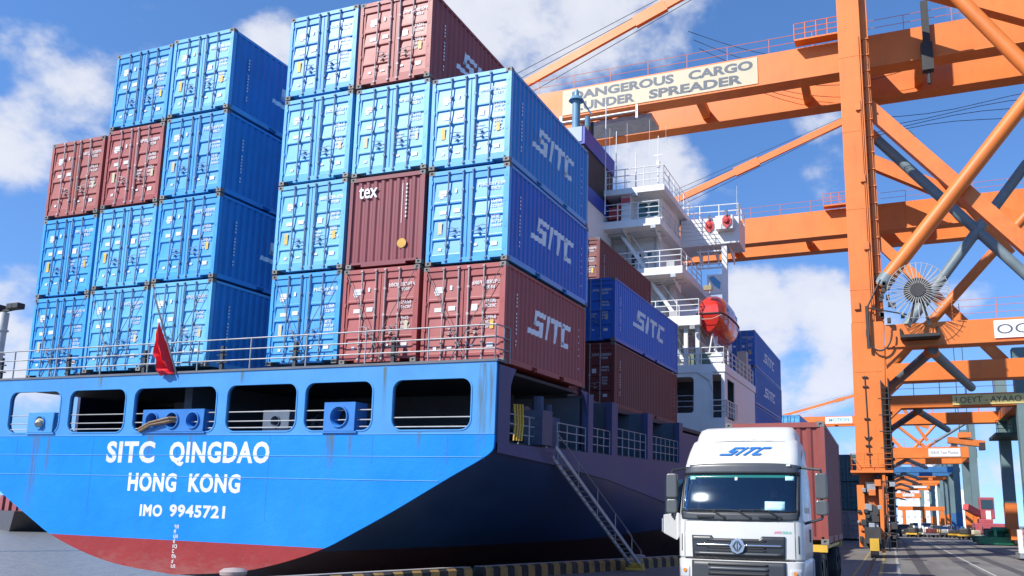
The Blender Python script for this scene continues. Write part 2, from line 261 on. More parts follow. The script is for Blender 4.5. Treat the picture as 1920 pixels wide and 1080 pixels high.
def water_mat():
    m = bpy.data.materials.new('harbour_water'); m.use_nodes = True; nt = m.node_tree; N = nt.nodes; L = nt.links; b = N['Principled BSDF']
    b.inputs['Base Color'].default_value = (0.20, 0.195, 0.18, 1); b.inputs['Roughness'].default_value = 0.3; b.inputs['IOR'].default_value = 1.33
    tc = N.new('ShaderNodeTexCoord'); mp = N.new('ShaderNodeMapping'); mp.inputs['Scale'].default_value = (1, 0.55, 1); mp.inputs['Rotation'].default_value = (0, 0, 0.5); L.new(tc.outputs['Object'], mp.inputs['Vector'])
    n1 = N.new('ShaderNodeTexNoise'); n1.inputs['Scale'].default_value = 1.3; n1.inputs['Detail'].default_value = 8; n1.inputs['Roughness'].default_value = 0.6; L.new(mp.outputs[0], n1.inputs['Vector'])
    bp = N.new('ShaderNodeBump'); bp.inputs['Strength'].default_value = 0.9; bp.inputs['Distance'].default_value = 0.35; L.new(n1.outputs[0], bp.inputs['Height']); L.new(bp.outputs[0], b.inputs['Normal'])
    return m

# ------------------------------------------------------------------ mesh helpers
SPLIT = {'pillar', 'whip_antenna', 'deck_locker', 'pipe', 'slab_knee', 'deck_vent', 'guard_post', 'gauge_box', 'stay_rope', 'conduit', 'wing_panel_seam', 'weld_seam', 'plate_seam', 'inner_bulkhead', 'opening_rail', 'brace_pad', 'splice_plate', 'corner_bracket'}
class MB:
    def __init__(s): s.v = []; s.f = []
    def add(s, vs, fs):
        o = len(s.v); s.v += [tuple(v) for v in vs]; s.f += [tuple(i+o for i in f) for f in fs]; return s
    def box(s, x0, x1, y0, y1, z0, z1):
        return s.add([(x0, y0, z0), (x1, y0, z0), (x1, y1, z0), (x0, y1, z0), (x0, y0, z1), (x1, y0, z1), (x1, y1, z1), (x0, y1, z1)],
                     [(0, 3, 2, 1), (4, 5, 6, 7), (0, 1, 5, 4), (1, 2, 6, 5), (2, 3, 7, 6), (3, 0, 4, 7)])
    def frame_axes(s, p, q, up=(0, 0, 1)):
        p = Vector(p); q = Vector(q); d = (q-p).normalized(); up = Vector(up)
        if abs(d.dot(up)) > 0.98: up = Vector((0, 1, 0))
        a = d.cross(up).normalized(); b = a.cross(d).normalized(); return p, q, a, b
    def tube(s, p, q, r, n=8, r2=None):
        p, q, a, b = s.frame_axes(p, q); r2 = r if r2 is None else r2
        vs = []
        for c, rr in ((p, r), (q, r2)):
            for i in range(n):
                t = 2*math.pi*i/n; vs.append(c+a*(rr*math.cos(t))+b*(rr*math.sin(t)))
        fs = [(i, (i+1) % n, n+(i+1) % n, n+i) for i in range(n)] + [tuple(range(n-1, -1, -1)), tuple(range(n, 2*n))]
        return s.add(vs, fs)
    def path(s, pts, r, n=6):
        for a, b in zip(pts[:-1], pts[1:]): s.tube(a, b, r, n)
        return s
    def beam(s, p, q, w, h, up=(0, 0, 1)):
        p, q, a, b = s.frame_axes(p, q, up); vs = []
        for c in (p, q):
            for i, j in ((-1, -1), (1, -1), (1, 1), (-1, 1)): vs.append(c+a*(w/2*i)+b*(h/2*j))
        return s.add(vs, [(0, 1, 5, 4), (1, 2, 6, 5), (2, 3, 7, 6), (3, 0, 4, 7), (3, 2, 1, 0), (4, 5, 6, 7)])
    def hexa(s, bottom, top):   # two quads -> solid
        return s.add(list(bottom)+list(top), [(3, 2, 1, 0), (4, 5, 6, 7), (0, 1, 5, 4), (1, 2, 6, 5), (2, 3, 7, 6), (3, 0, 4, 7)])
    def prism(s, poly, fn):     # poly: list of 2D points, fn(u,v,k) k=0/1
        n = len(poly)
        return s.add([fn(u, v, 0) for u, v in poly]+[fn(u, v, 1) for u, v in poly],
                     [tuple(range(n)), tuple(range(2*n-1, n-1, -1))]+[(i, i+n, (i+1) % n+n, (i+1) % n) for i in range(n)])
    def grid(s, rows):          # rows of points -> quads
        m = len(rows[0]); vs = [p for r in rows for p in r]
        return s.add(vs, [(i*m+j, i*m+j+1, (i+1)*m+j+1, (i+1)*m+j) for i in range(len(rows)-1) for j in range(m-1)])
    def mesh(s, name, m, smooth=False):
        me = bpy.data.meshes.new(name); me.from_pydata(s.v, [], s.f)
        bm = bmesh.new(); bm.from_mesh(me); bmesh.ops.recalc_face_normals(bm, faces=bm.faces); bm.to_mesh(me); bm.free()
        if m: me.materials.append(m)
        if smooth:
            me.polygons.foreach_set('use_smooth', [True]*len(me.polygons)); me.set_sharp_from_angle(angle=R(40))
        me.update(); return me
    def parts(s):   # one MB per connected piece
        par = list(range(len(s.v)))
        def find(i):
            while par[i] != i: par[i] = par[par[i]]; i = par[i]
            return i
        for f in s.f:
            for i in f[1:]: par[find(i)] = find(f[0])
        out = {}
        for f in s.f: out.setdefault(find(f[0]), []).append(f)
        res = []
        for fs in out.values():
            mb = MB(); ix = {}
            for f in fs:
                for i in f:
                    if i not in ix: ix[i] = len(mb.v); mb.v.append(s.v[i])
                mb.f.append(tuple(ix[i] for i in f))
            res.append(mb)
        return res
    def build(s, name, m, parent=None, smooth=False, bevel=0):
        if name in SPLIT and parent:
            return [link(name, p.mesh(name, m, smooth), parent, bevel) for p in s.parts()][0]
        return link(name, s.mesh(name, m, smooth), parent, bevel)
def link(name, me, parent=None, bevel=0):
    o = bpy.data.objects.new(name, me); C.objects.link(o)
    if parent: o.parent = parent
    if bevel:
        b = o.modifiers.new('bevel', 'BEVEL'); b.width = bevel; b.segments = 2; b.limit_method = 'ANGLE'; b.angle_limit = R(40)
    return o
def tag(o, label, cat, group=None, kind=None):
    o['label'] = label; o['category'] = cat
    if group: o['group'] = group
    if kind: o['kind'] = kind
    return o
def thing(name, label, cat, mw=None, group=None):
    o = bpy.data.objects.new(name, None); C.objects.link(o); o.empty_display_size = 0.3
    if mw is not None: o.matrix_world = mw
    return tag(o, label, cat, group)
def struct(o): o['kind'] = 'structure'; return o

def curve_to_mesh(cu, name):
    o = bpy.data.objects.new('tmp', cu); C.objects.link(o)
    dg = bpy.context.evaluated_depsgraph_get(); dg.update()
    me = bpy.data.meshes.new_from_object(o.evaluated_get(dg)); me.name = name
    bpy.data.objects.remove(o); bpy.data.curves.remove(cu); return me
def xf(me, fn):
    for v in me.vertices: v.co = fn(*v.co)
    bm = bmesh.new(); bm.from_mesh(me); bmesh.ops.remove_doubles(bm, verts=bm.verts, dist=1e-5); bmesh.ops.recalc_face_normals(bm, faces=bm.faces); bm.to_mesh(me); bm.free(); me.update(); return me
CAPH = {}
def text_mesh(body, w, h, m, fn, bold=0.012, ext=0.006, shear=0.0, space=1.0, align=None, cap=False):
    """built-in font text scaled to w x h; fn(u, v, d) places it"""
    cu = bpy.data.curves.new('t', 'FONT'); cu.body = body; cu.size = 1; cu.offset = bold; cu.extrude = 0.5; cu.shear = shear; cu.space_character = space; cu.resolution_u = 3
    if align: cu.align_x = align
    me = curve_to_mesh(cu, 'lettering')
    xs = [v.co.x for v in me.vertices]; ys = [v.co.y for v in me.vertices]
    x0, x1, y0, y1 = min(xs), max(xs), min(ys), max(ys)
    if cap: y0, y1 = -bold, 0.729+bold
    xf(me, lambda x, y, z: fn((x-x0)/(x1-x0)*w, (y-y0)/(y1-y0)*h, z*2*ext))
    me.materials.clear(); me.materials.append(m); return me
def rrect(x0, x1, z0, z1, r, n=5):
    pts = []
    for cx, cz, a0 in ((x1-r, z1-r, 0), (x0+r, z1-r, 90), (x0+r, z0+r, 180), (x1-r, z0+r, 270)):
        for i in range(n+1):
            a = R(a0+90*i/n); pts.append((cx+r*math.cos(a), cz+r*math.sin(a)))
    return pts
def plate(outer, holes, thick, fn, m, name):
    cu = bpy.data.curves.new('p', 'CURVE'); cu.dimensions = '2D'; cu.fill_mode = 'BOTH'; cu.extrude = thick/2
    for poly in [outer]+list(holes):
        sp = cu.splines.new('POLY'); sp.points.add(len(poly)-1)
        for p, (x, y) in zip(sp.points, poly): p.co = (x, y, 0, 1)
        sp.use_cyclic_u = True
    me = curve_to_mesh(cu, name); xf(me, fn); me.materials.clear(); me.materials.append(m); return me
def rail(mb, pts, h=1.0, bars=3, step=1.5, r=0.022, rp=0.026, n=6):
    """hand rail along pts (deck points)"""
    for a, b in zip(pts[:-1], pts[1:]):
        a = Vector(a); b = Vector(b); L = (b-a).length; k = max(1, round(L/step))
        for i in range(k+1):
            p = a.lerp(b, i/k); mb.tube(p, p+Vector((0, 0, h)), rp, n)
        for j in range(bars):
            z = Vector((0, 0, h*(j+1)/bars)); mb.tube(a+z, b+z, r, n)
    return mb

# ship coordinates -> world (the ship lies slightly trimmed by the stern)
SM = Matrix(((0.9999005635, 0.0, 0.0141018821, 0), (0.0005735773, 0.999172478, -0.0406697699, 0), (-0.0140902125, 0.0406738143, 0.9990731238, 5.5489812), (0, 0, 0, 1)))
TR = Matrix.Translation
# ------------------------------------------------------------------ containers
HC = 2.66; HW = 1.219
def corr(u, p=0.278, d=0.036):
    t = (u % p)/p
    if t < 0.26: return 0.0
    if t < 0.46: return d*(t-0.26)/0.20
    if t < 0.76: return d
    return d*(1-(t-0.76)/0.24)
def corr_breaks(u0, u1, p=0.278):
    us = [u0]; k = math.floor(u0/p)
    while k*p < u1:
        for t in (0, 0.26, 0.46, 0.76):
            u = (k+t)*p
            if u0+1e-4 < u < u1-1e-4: us.append(u)
        k += 1
    return us+[u1]
MESH = {}
def cached(key, fn):
    if key not in MESH: MESH[key] = fn()
    return MESH[key]
PANB = [(0.075, 0.325), (0.345, 0.515), (0.53, 0.76), (0.775, 0.95)]
def m_door(sx, m):
    mb = MB(); z0, z1 = 0.17, 2.53; H = z1-z0; xa, xb, xc, xd = 0.012, 0.18, 1.05, 1.115; y, yi = 0.03, 0.072; s = 0.02
    q = lambda pts: mb.add([(sx*x, yy, z) for x, yy, z in pts], [(0, 1, 2, 3)])
    q([(xa, y, z0), (xb, y, z0), (xb, y, z1), (xa, y, z1)]); q([(xc, y, z0), (xd, y, z0), (xd, y, z1), (xc, y, z1)])
    zs = [z1]
    for a, b in PANB:
        ta, tb = z1-a*H, z1-b*H; q([(xb, y, ta), (xc, y, ta), (xc, y, zs[-1]), (xb, y, zs[-1])]); zs.append(tb)
        o = [(xb, y, tb), (xc, y, tb), (xc, y, ta), (xb, y, ta)]; i = [(xb+s, y+0.004, tb+s), (xc-s, y+0.004, tb+s), (xc-s, yi, ta-s), (xb+s, yi, ta-s)]
        for k in range(4): q([o[k], o[(k+1) % 4], i[(k+1) % 4], i[k]])
        q(i)
    q([(xb, y, z0), (xc, y, z0), (xc, y, zs[-1]), (xb, y, zs[-1])])
    for pts in ([(xa, y, z0), (xa, y, z1), (xa, .09, z1), (xa, .09, z0)], [(xd, y, z0), (xd, y, z1), (xd, .09, z1), (xd, .09, z0)], [(xa, y, z1), (xd, y, z1), (xd, .09, z1), (xa, .09, z1)], [(xa, y, z0), (xd, y, z0), (xd, .09, z0), (xa, .09, z0)], [(xa, .09, z0), (xd, .09, z0), (xd, .09, z1), (xa, .09, z1)]): q(pts)
    for z in (0.35, 0.95, 1.65, 2.35): mb.box(*sorted((sx*1.10, sx*1.165)), -0.004, 0.035, z-0.05, z+0.05)
    return mb.mesh('door', m)
def m_rod(x, sx, m):
    mb = MB(); mb.tube((x, -0.008, 0.09), (x, -0.008, 2.60), 0.021, 7)
    for z in (0.11, 2.585): mb.box(x-0.032, x+0.032, -0.045, 0.0, z-0.025, z+0.025)
    for z in (0.55, 1.32, 2.05): mb.box(x-0.034, x+0.034, -0.03, 0.029, z-0.03, z+0.03)
    zh = 0.98 if abs(x) > 0.5 else 0.84
    d = -1 if x*sx > 0.5 else 1; d *= sx
    mb.path([(x, -0.02, zh), (x+d*0.10, -0.035, zh+0.03), (x+d*0.26, -0.03, zh-0.005), (x+d*0.36, -0.025, zh-0.01)], 0.012, 5)
    mb.box(min(x+d*0.20, x+d*0.26), max(x+d*0.20, x+d*0.26), -0.03, 0.05, zh-0.06, zh-0.02)
    return mb.mesh('lock_rod', m)
def glyphs(mb, rnd, x, z, h, n, y, w=0.62, gaps=()):
    for i in range(n):
        if i in gaps: x += h*0.5
        cw = h*w; t = h*0.2
        opts = [(0, t, 0, h), (cw-t, cw, 0, h), (0, cw, 0, t), (0, cw, h-t, h), (0, cw, h*.42, h*.42+t)]
        for a, b, c, d in rnd.sample(opts, rnd.choice((3, 3, 4))): mb.add([(x+a, y, z+c), (x+b, y, z+c), (x+b, y, z+d), (x+a, y, z+d)], [(0, 1, 2, 3)])
        x += cw*1.25
    return x
def rectq(mb, x0, x1, z0, z1, y): mb.add([(x0, y, z0), (x1, y, z0), (x1, y, z1), (x0, y, z1)], [(0, 1, 2, 3)])
def m_marks(side, var, m):
    rnd = random.Random(var*7+side); mb = MB(); y = 0.028; jx = rnd.uniform(-.03, .03)
    if side > 0:
        glyphs(mb, rnd, 0.25+jx, 2.10, 0.10, 11, y, gaps=(4, 10)); glyphs(mb, rnd, 0.66+jx, 1.965, 0.09, 4, y)
        for k in range(2): glyphs(mb, rnd, 0.66+jx, 1.60-k*0.13, 0.085, 5, y)
        if var % 2: rectq(mb, 0.24, 0.42, 1.40, 1.58, y)
        for k in range(3): glyphs(mb, rnd, 0.68+jx, 1.17-k*0.12, 0.08, rnd.choice((4, 5)), y)
        if var % 3 == 0: glyphs(mb, rnd, 0.18, 1.12, 0.06, 5, y); glyphs(mb, rnd, 0.18, 1.02, 0.06, 4, y)
        rectq(mb, 0.72, 0.90, 0.42, 0.54, y); rectq(mb, 0.22, 0.32, 0.46, 0.52, y)
    else:
        x = -0.90+jx; rectq(mb, x, x+0.24, 1.93, 1.99, y); rectq(mb, x+0.02, x+0.26, 2.0, 2.10, y); rectq(mb, x+0.03, x+0.16, 1.87, 1.92, y)
        rectq(mb, -0.42, -0.35, 2.0, 2.12, y)
        rectq(mb, -0.86, -0.66, 1.42, 1.53, y); rectq(mb, -0.44, -0.24, 1.44, 1.56, y)
        rectq(mb, -0.86, -0.76, 0.40, 0.48, y)
        if var % 2: rectq(mb, -0.45, -0.3, 0.42, 0.47, y)
    return mb.mesh('marking', m)
def m_sticker(side, var, m):
    rnd = random.Random(var*13+side); mb = MB(); y = 0.0265
    if side < 0: rectq(mb, -0.89, -0.77, 0.86, 1.20, y)
    else: rectq(mb, 0.80, 0.90, 0.90, 1.14, y-0.003)
    return mb.mesh('sticker', m)
def m_frame(L, m, fork=True):
    mb = MB()
    for sx in (-1, 1):
        xs = lambda a, b: sorted((sx*a, sx*b))
        mb.box(*xs(1.12, HW), 0.0, 0.14, 0.118, HC-0.118); mb.box(*xs(1.12, HW), L-0.14, L, 0.118, HC-0.118)
        mb.box(*xs(1.15, HW-0.004), 0.17, L-0.17, HC-0.10, HC-0.02)
        segs = [(0.17, L/2-1.2), (L/2-0.84, L/2+0.84), (L/2+1.2, L-0.17)] if fork and L < 11 else [(0.17, L-0.17)]
        for a, b in segs: mb.box(*xs(1.12, HW-0.004), a, b, 0.025, 0.17)
        mb.box(*xs(1.12, HW-0.02), L/2-1.2, L/2+1.2, 0.135, 0.172)
    for y0 in (0.0, L-0.13):
        mb.box(-1.06, 1.06, y0, y0+0.13, HC-0.125, HC-0.012); 
        mb.box(-0.72, 0.72, y0, y0+0.13, 0.035, 0.165); mb.box(-1.06, -0.72, y0, y0+0.13, 0.10, 0.165); mb.box(0.72, 1.06, y0, y0+0.13, 0.10, 0.165)
    mb.box(-1.12, 1.12, 0.16, L-0.16, 0.09, 0.16)
    return mb.mesh('frame', m)
def m_side(L, sx, m):
    us = corr_breaks(0.14, L-0.14); mb = MB()
    mb.grid([[(sx*(HW-0.012-corr(u)), u, z) for u in us] for z in (0.16, HC-0.09)])
    return mb.mesh('side_panel', m)
def m_end(L, m):
    us = corr_breaks(-1.12, 1.12, 0.25); mb = MB()
    mb.grid([[(u, L-0.02-corr(u+1.12, 0.25, 0.045), z) for u in us] for z in (0.16, HC-0.12)])
    return mb.mesh('end_wall', m)
def m_roof(L, m):
    us = corr_breaks(0.13, L-0.13, 0.42); mb = MB()
    mb.grid([[(x, u, HC-0.03-corr(u, 0.42, 0.02)) for x in (-1.16, 1.16)] for u in us]); return mb.mesh('roof_panel', m)
def m_cast(m):
    mb = MB(); x0, x1, z0, z1 = 0, 0.178, 0, 0.118; y = 0
    mb.box(x0, 0.055, y, 0.162, z0, z1); mb.box(0.12, x1, y, 0.162, z0, z1); mb.box(0.055, 0.12, y, 0.162, z0, 0.032); mb.box(0.055, 0.12, y, 0.162, 0.086, z1); mb.box(0.055, 0.12, 0.03, 0.15, 0.032, 0.086)
    return mb.mesh('corner_casting', m)
SLOGO = {}
def sitc_polys():
    """four slanted letters drawn as strokes: list of convex quads (u, v) on a 0..4.45 x 0..1 field"""
    q = []; sh = 0.17
    def r(x0, x1, y0, y1): q.append([(x0+sh*y0, y0), (x1+sh*y0, y0), (x1+sh*y1, y1), (x0+sh*y1, y1)])
    t = 0.21
    r(0.12, 1.22, 1-t, 1); r(0.12, 0.42, 0.40, 1-t); r(0.12, 1.02, 0.40, 0.40+t); r(0.72, 1.02, t, 0.40); r(-0.32, 1.02, 0, t)
    r(1.34, 1.64, 0, 1)
    r(1.80, 2.86, 1-t, 1); r(2.18, 2.48, 0, 1-t)
    r(3.0, 3.3, 0.09, 0.91); r(3.09, 3.95, 1-t, 1); r(3.09, 3.95, 0, t)
    return q
def m_logo(L, m, u0, u1, v0, v1):
    me = bpy.data.meshes.new('side_logo'); bm = bmesh.new(); W = u1-u0; H = v1-v0
    for poly in sitc_polys():
        vs = [bm.verts.new((u0+(x+0.32)/4.45*W, v0+y*H, 0)) for x, y in poly]; bm.faces.new(vs)
    for u in corr_breaks(u0-0.1, u1+0.3)[1:-1]:
        bmesh.ops.bisect_plane(bm, geom=bm.verts[:]+bm.edges[:]+bm.faces[:], plane_co=(u, 0, 0), plane_no=(1, 0, 0))
    for v in bm.verts: u, z = v.co.x, v.co.y; v.co = (HW-0.012-corr(u)+0.005, u, z)
    bm.normal_update(); bm.to_mesh(me); bm.free(); me.materials.append(m); return me
def m_sidecode(L, m):
    rnd = random.Random(5); mb = MB(); u = 0.72
    for k in range(14):
        z = 1.9-k*0.105
        if k in (4, 11): continue
        x = HW-0.012-corr(u)+0.005
        mb.add([(HW-0.006, u+0.01, z), (HW-0.006, u+0.055+rnd.uniform(0, 0.02), z), (HW-0.006, u+0.065, z+0.06), (HW-0.006, u+0.01, z+0.06)], [(0, 1, 2, 3)])
        mb.add([(HW-0.006, L-0.62, z), (HW-0.006, L-0.57, z), (HW-0.006, L-0.57, z+0.05), (HW-0.006, L-0.62, z+0.05)], [(0, 1, 2, 3)]) if k % 2 else None
    return mb.mesh('side_code', m)
CN = {'n': 0}
def container(mw, label, m, L=6.058, logo=None, var=None, cat='shipping container', group=None, flip=False, kids='full', side=None):
    root = thing('shipping_container', label, cat, mw, group)
    CN['n'] += 1; _r = random.Random(CN['n']); root.matrix_world = root.matrix_world @ TR((_r.uniform(-.012, .012), _r.uniform(-.025, .025), 0)) @ Matrix.Rotation(_r.uniform(-.0035, .0035), 4, 'Z'); var = CN['n'] % 6 if var is None else var; mn = m.name
    P = Matrix.Identity(4) if not flip else Matrix.Translation((0, L, 0)) @ Matrix.Rotation(math.pi, 4, 'Z')
    def part(name, me, parent=None):
        o = link(name, me, parent or root)
        if parent is None and flip: o.matrix_local = P
        return o
    part('frame', cached(('frame', L, mn), lambda: m_frame(L, m)))
    sm_ = side or m
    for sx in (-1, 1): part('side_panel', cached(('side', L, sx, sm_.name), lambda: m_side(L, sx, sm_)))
    part('end_wall', cached(('end', L, mn), lambda: m_end(L, m))); part('roof_panel', cached(('roof', L, mn), lambda: m_roof(L, m)))
    rodm = ROD_B if m in (BLUE, BLUE2, BLUE3, BLUE4, TEAL) else ROD_R
    for sx in (-1, 1):
        d = part('door', cached(('door', sx, mn), lambda: m_door(sx, m)))
        for x in (0.15, 0.60): link('lock_rod', cached(('rod', x*sx, rodm.name), lambda: m_rod(x*sx, sx, rodm)), d)
        if kids == 'full':
            link('marking', cached(('mark', sx, var), lambda: m_marks(sx, var, STICK)), d)
            if (var+sx) % 3: link('sticker', cached(('stick', sx, var), lambda: m_sticker(sx, var, YELL if var % 2 else SIGNY)), d)
    cm = cached('cast', lambda: m_cast(CAST))
    for sx in (0, 1):
        for sy in (0, 1):
            for z in (0, HC-0.118):
                o = link('corner_casting', cm, root)
                o.location = (-HW-0.003 if sx == 0 else HW+0.003, -0.003 if sy == 0 else L+0.003, z); o.scale = (1 if sx == 0 else -1, 1 if sy == 0 else -1, 1)
    if logo:
        part('side_logo', cached(('logo', L)+tuple(logo), lambda: m_logo(L, LOGO, *logo)))
    if kids == 'full': part('side_code', cached(('code', L), lambda: m_sidecode(L, LOGO)))
    return root
def at_ship(x, y, z): return SM @ TR((x, y, z))
H = 2.70; P_ = 2.5584
LG = (1.55, 4.75, 1.05, 1.78)
G1 = 'containers stacked above the stern at the quay side'; G2 = 'containers stacked above the stern on the water side'
tier = ['bottom', 'second-from-bottom', 'third-from-bottom', 'topmost']
colsA = [('quay side column, near stack', -1.219, 0.0, [(RED, 1), (BLUE2, 1), (BLUE, 1)]),
         ('middle column, near stack', -P_-1.219, 0.11, [(RED, 0), (MAROON, 0), (BLUE, 0), (RED, 1)]),
         ('inner column, near stack', -2*P_-1.219, 0.164, [(BLUE, 0), (BLUE, 0), (BLUE, 0), (BLUE, 0)])]
CNAME = {'container_blue': 'blue', 'container_deep_blue': 'blue', 'container_red': 'red', 'container_maroon': 'maroon'}
STERN = []
def pick(m, i): return {BLUE: (BLUE, BLUE3, BLUE4, BLUE, BLUE4)[i % 5], RED: (RED, RED2, RED)[i % 3]}.get(m, m)
for cn, x, z, items in colsA:
    for k, (m, lg) in enumerate(items):
        lab = f"{CNAME[m.name]} container{' with white side logo' if lg else ''}, {tier[k] if k < len(items)-1 else 'topmost'} of the {cn}"
        flip = m is MAROON
        if flip: lab = 'maroon container showing its ribbed end wall with tex lettering, between red and blue doors'
        ratio = TR((0, 0, 0))
        mm_ = pick(BLUE if (m is BLUE2) else m, k*3+len(STERN))
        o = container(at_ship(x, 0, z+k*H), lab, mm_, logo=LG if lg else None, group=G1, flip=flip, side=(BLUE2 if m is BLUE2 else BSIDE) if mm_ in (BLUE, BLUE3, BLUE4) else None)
        STERN.append((o, k, m, lab))
        if m is BLUE2 or (m is BLUE and lg):   # the starboard side of these boxes is a deeper blue
            for c in o.children:
                if c.name.startswith(('side_panel', 'frame')):
                    pass
        if flip:
            me = text_mesh('tex', 0.62, 0.36, STICK, lambda u, v, d: (-0.92+u, -0.004-d*0.5, 2.02+v), bold=0.016, ext=0.004)
            link('lettering', me, o)
            mb = MB(); mb.prism([(0.56+0.145*math.cos(i*math.pi/10), 0.62+0.135*math.sin(i*math.pi/10)) for i in range(20)], lambda u, v, k_: (u, 0.016-0.006*k_, v)); mb.build('round_sticker', mat('sticker_amber', (0.52, 0.28, 0.04), 0.6, wear=0.25, scale=6), o)
            mb = MB(); rnd = random.Random(3)
            for i in range(9): rectq(mb, 0.62, 0.66, 1.35+i*0.115, 1.42+i*0.115, 0.016)
            rectq(mb, 0.50, 0.515, 1.2, 2.35, 0.016)
            mb.build('marking', STICK, o)
colsB = [('column nearest the gap, water side stack', -9.676-1.219, 0.214, [BLUE, BLUE, BLUE, BLUE]),
         ('middle column, water side stack', -9.676-P_-1.219, 0.162, [BLUE, BLUE, RED, BLUE]),
         ('outermost column, water side stack', -9.676-2*P_-1.219, 0.05, [BLUE, BLUE, RED])]
for cn, x, z, items in colsB:
    for k, m in enumerate(items):
        lab = f"{CNAME[m.name]} container, {tier[k] if k < len(items)-1 else 'topmost'} of the {cn}"
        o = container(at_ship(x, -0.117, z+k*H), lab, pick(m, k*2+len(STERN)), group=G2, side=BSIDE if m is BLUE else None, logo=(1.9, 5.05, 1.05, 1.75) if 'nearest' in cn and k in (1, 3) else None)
        STERN.append((o, k, m, lab))
# amber corner plates on some boxes are in the stickers; lashing rods cross in front of every bottom box
LASHM = mat('lashing_steel', (0.16, 0.15, 0.145), 0.55, wear=0.3, rust=0.3, scale=4)
def lash(mw, sgn, lab):
    root = thing('lashing_rod', lab, 'lashing rod', mw, 'lashing rods on the bottom containers')
    a = Vector((-sgn*1.13, -0.03, 2.58)); b = Vector((sgn*0.25, -0.20, 0.02)); mid = a.lerp(b, 0.66)
    MB().tube(a, mid, 0.010, 6).build('rod', LASHM, root)
    MB().tube(mid, b, 0.017, 7).build('turnbuckle', LASHM, root)
rodn = 0
for o, k, m, lab in STERN:
    if k == 0:
        where = lab.split(' of the ')[1]
        for sgn in (1, -1): lash(o.matrix_world.copy(), sgn, f"lashing rod slanting down {'right' if sgn > 0 else 'left'} over the bottom box, {where}")
# second bay, forward of the stern stack
LB = 10.6
LG2 = (2.6, 7.9, 1.12, 1.95)
container(at_ship(-1.1-HW, 12.4, 0.0), 'dark brown container standing at the ship side above the forward posts', BROWN, L=LB, group='containers ahead of the stern stack')
container(at_ship(-1.1-HW, 12.4, H), 'deep blue container with large white logo on top of a dark brown one', BLUE2, L=LB, logo=LG2, group='containers ahead of the stern stack')
container(at_ship(-3.62-HW, 17.6, 2*H+0.75), 'dark brown container with its roof edge against the white deckhouse', BROWN, L=9.3, group='containers ahead of the stern stack')
for k, lb in enumerate(('bottom', 'middle')): container(at_ship(-3.62-HW, 17.6, 0.3+k*2.9), f'{lb} brown container inboard of the blue logo container ahead of the stern stack', BROWN, L=9.3, group='containers ahead of the stern stack', kids='few')
for k, lb in enumerate(('bottom', 'middle', 'top')): container(at_ship(-P_-1.219, 6.25, 0.11+k*H), f'{lb} unseen red container added behind the middle column of the near stack for its shadow', RED, group='containers ahead of the stern stack', kids='few')  # hidden column added to keep sun off the second bay doors
# beyond the deckhouse
for k, lb in enumerate(('bottom', 'middle', 'top')):
    container(at_ship(-HW+0.02, 43.0, 0.15+k*2.84) @ Matrix.Diagonal((1, 1, 1.055, 1)), f'{lb} one of three deep blue containers stacked ahead of the deckhouse', BLUE2, L=16.2, logo=(4.5, 11.5, 1.0, 1.75), group='containers ahead of the deckhouse')
container(at_ship(-HW-0.1, 77, 2.3), 'far light blue container at the bow end of the ship', BLUE, L=12.19, kids='few', group='far containers on the ship')
# code of the brown box: small white emblem
# ------------------------------------------------------------------ the ship
SHIP = thing('container_ship', 'large blue container ship with red boot top moored stern towards the viewer', 'ship', SM.copy())
CX = -9.7; TY = -0.5
def sp(name, mb, m, parent=SHIP, smooth=False, bevel=0): return mb.build(name, m, parent, smooth, bevel)
half0 = [(9.80, -2.05), (9.78, -2.28), (9.30, -2.56), (8.75, -2.84), (7.95, -3.28), (6.9, -3.86), (5.9, -4.36), (5.0, -4.82), (3.6, -5.26), (2.2, -5.56), (0.0, -5.72)]
def smooth_poly(pts, n=3):   # light Chaikin
    for _ in range(n-1):
        o = [pts[0]]
        for a, b in zip(pts[:-1], pts[1:]): o += [(a[0]*.75+b[0]*.25, a[1]*.75+b[1]*.25), (a[0]*.25+b[0]*.75, a[1]*.25+b[1]*.75)]
        pts = o+[pts[-1]]
    return pts
half0 = smooth_poly(half0, 3)
low = half0[2:]
outer = [(CX+9.80, -0.05), (CX+9.80, -2.05)]+[(CX+x, z) for x, z in half0[1:]]+[(CX-x, z) for x, z in half0[1:-1][::-1]]+[(CX-9.80, -2.05), (CX-9.80, -0.05)]
wins = [(-17.18, -14.86), (-14.52, -12.14), (-11.85, -8.66), (-8.34, -5.87), (-5.65, -3.44), (-2.89, -0.54)]
holes = [rrect(a, b, -1.77, -0.42, 0.30) for a, b in wins]
# the sheer strake is a weathered blue with sky reflection lightening its paint; the counter below carries the name
zs = -1.86
up = [(CX+9.80, -0.05), (CX+9.80, zs), (CX-9.80, zs), (CX-9.80, -0.05)]
fnT = lambda x, y, z: (x, TY-z, y)
link('stern_bulwark', plate(up, holes, 0.10, fnT, HULLUP, 'stern_bulwark'), SHIP)
lowp = [(CX+9.80, zs-0.003)]+[(CX+x, z) for x, z in half0]+[(CX-x, z) for x, z in half0[:-1][::-1]]+[(CX-9.80, zs-0.003)]
link('transom', plate(lowp, [], 0.10, fnT, HULL, 'transom'), SHIP)
mb = MB()
for z, x0, x1 in ((-1.85, CX-9.8, CX+9.8), (-3.02, CX-8.3, CX+8.3), (-2.42, CX-9.5, CX+9.5)):
    mb.tube((x0, TY-0.052, z), (x1, TY-0.052, z), 0.012, 5)
sp('weld_seam', mb, HULLUP)
mb = MB(); mb.box(CX-9.86, CX+9.84, TY-0.08, TY+0.5, -0.05, 0.012); sp('deck_edge', mb, mat('deck_edge_grey', (0.10, 0.11, 0.13), 0.6, wear=0.3, rust=0.3))
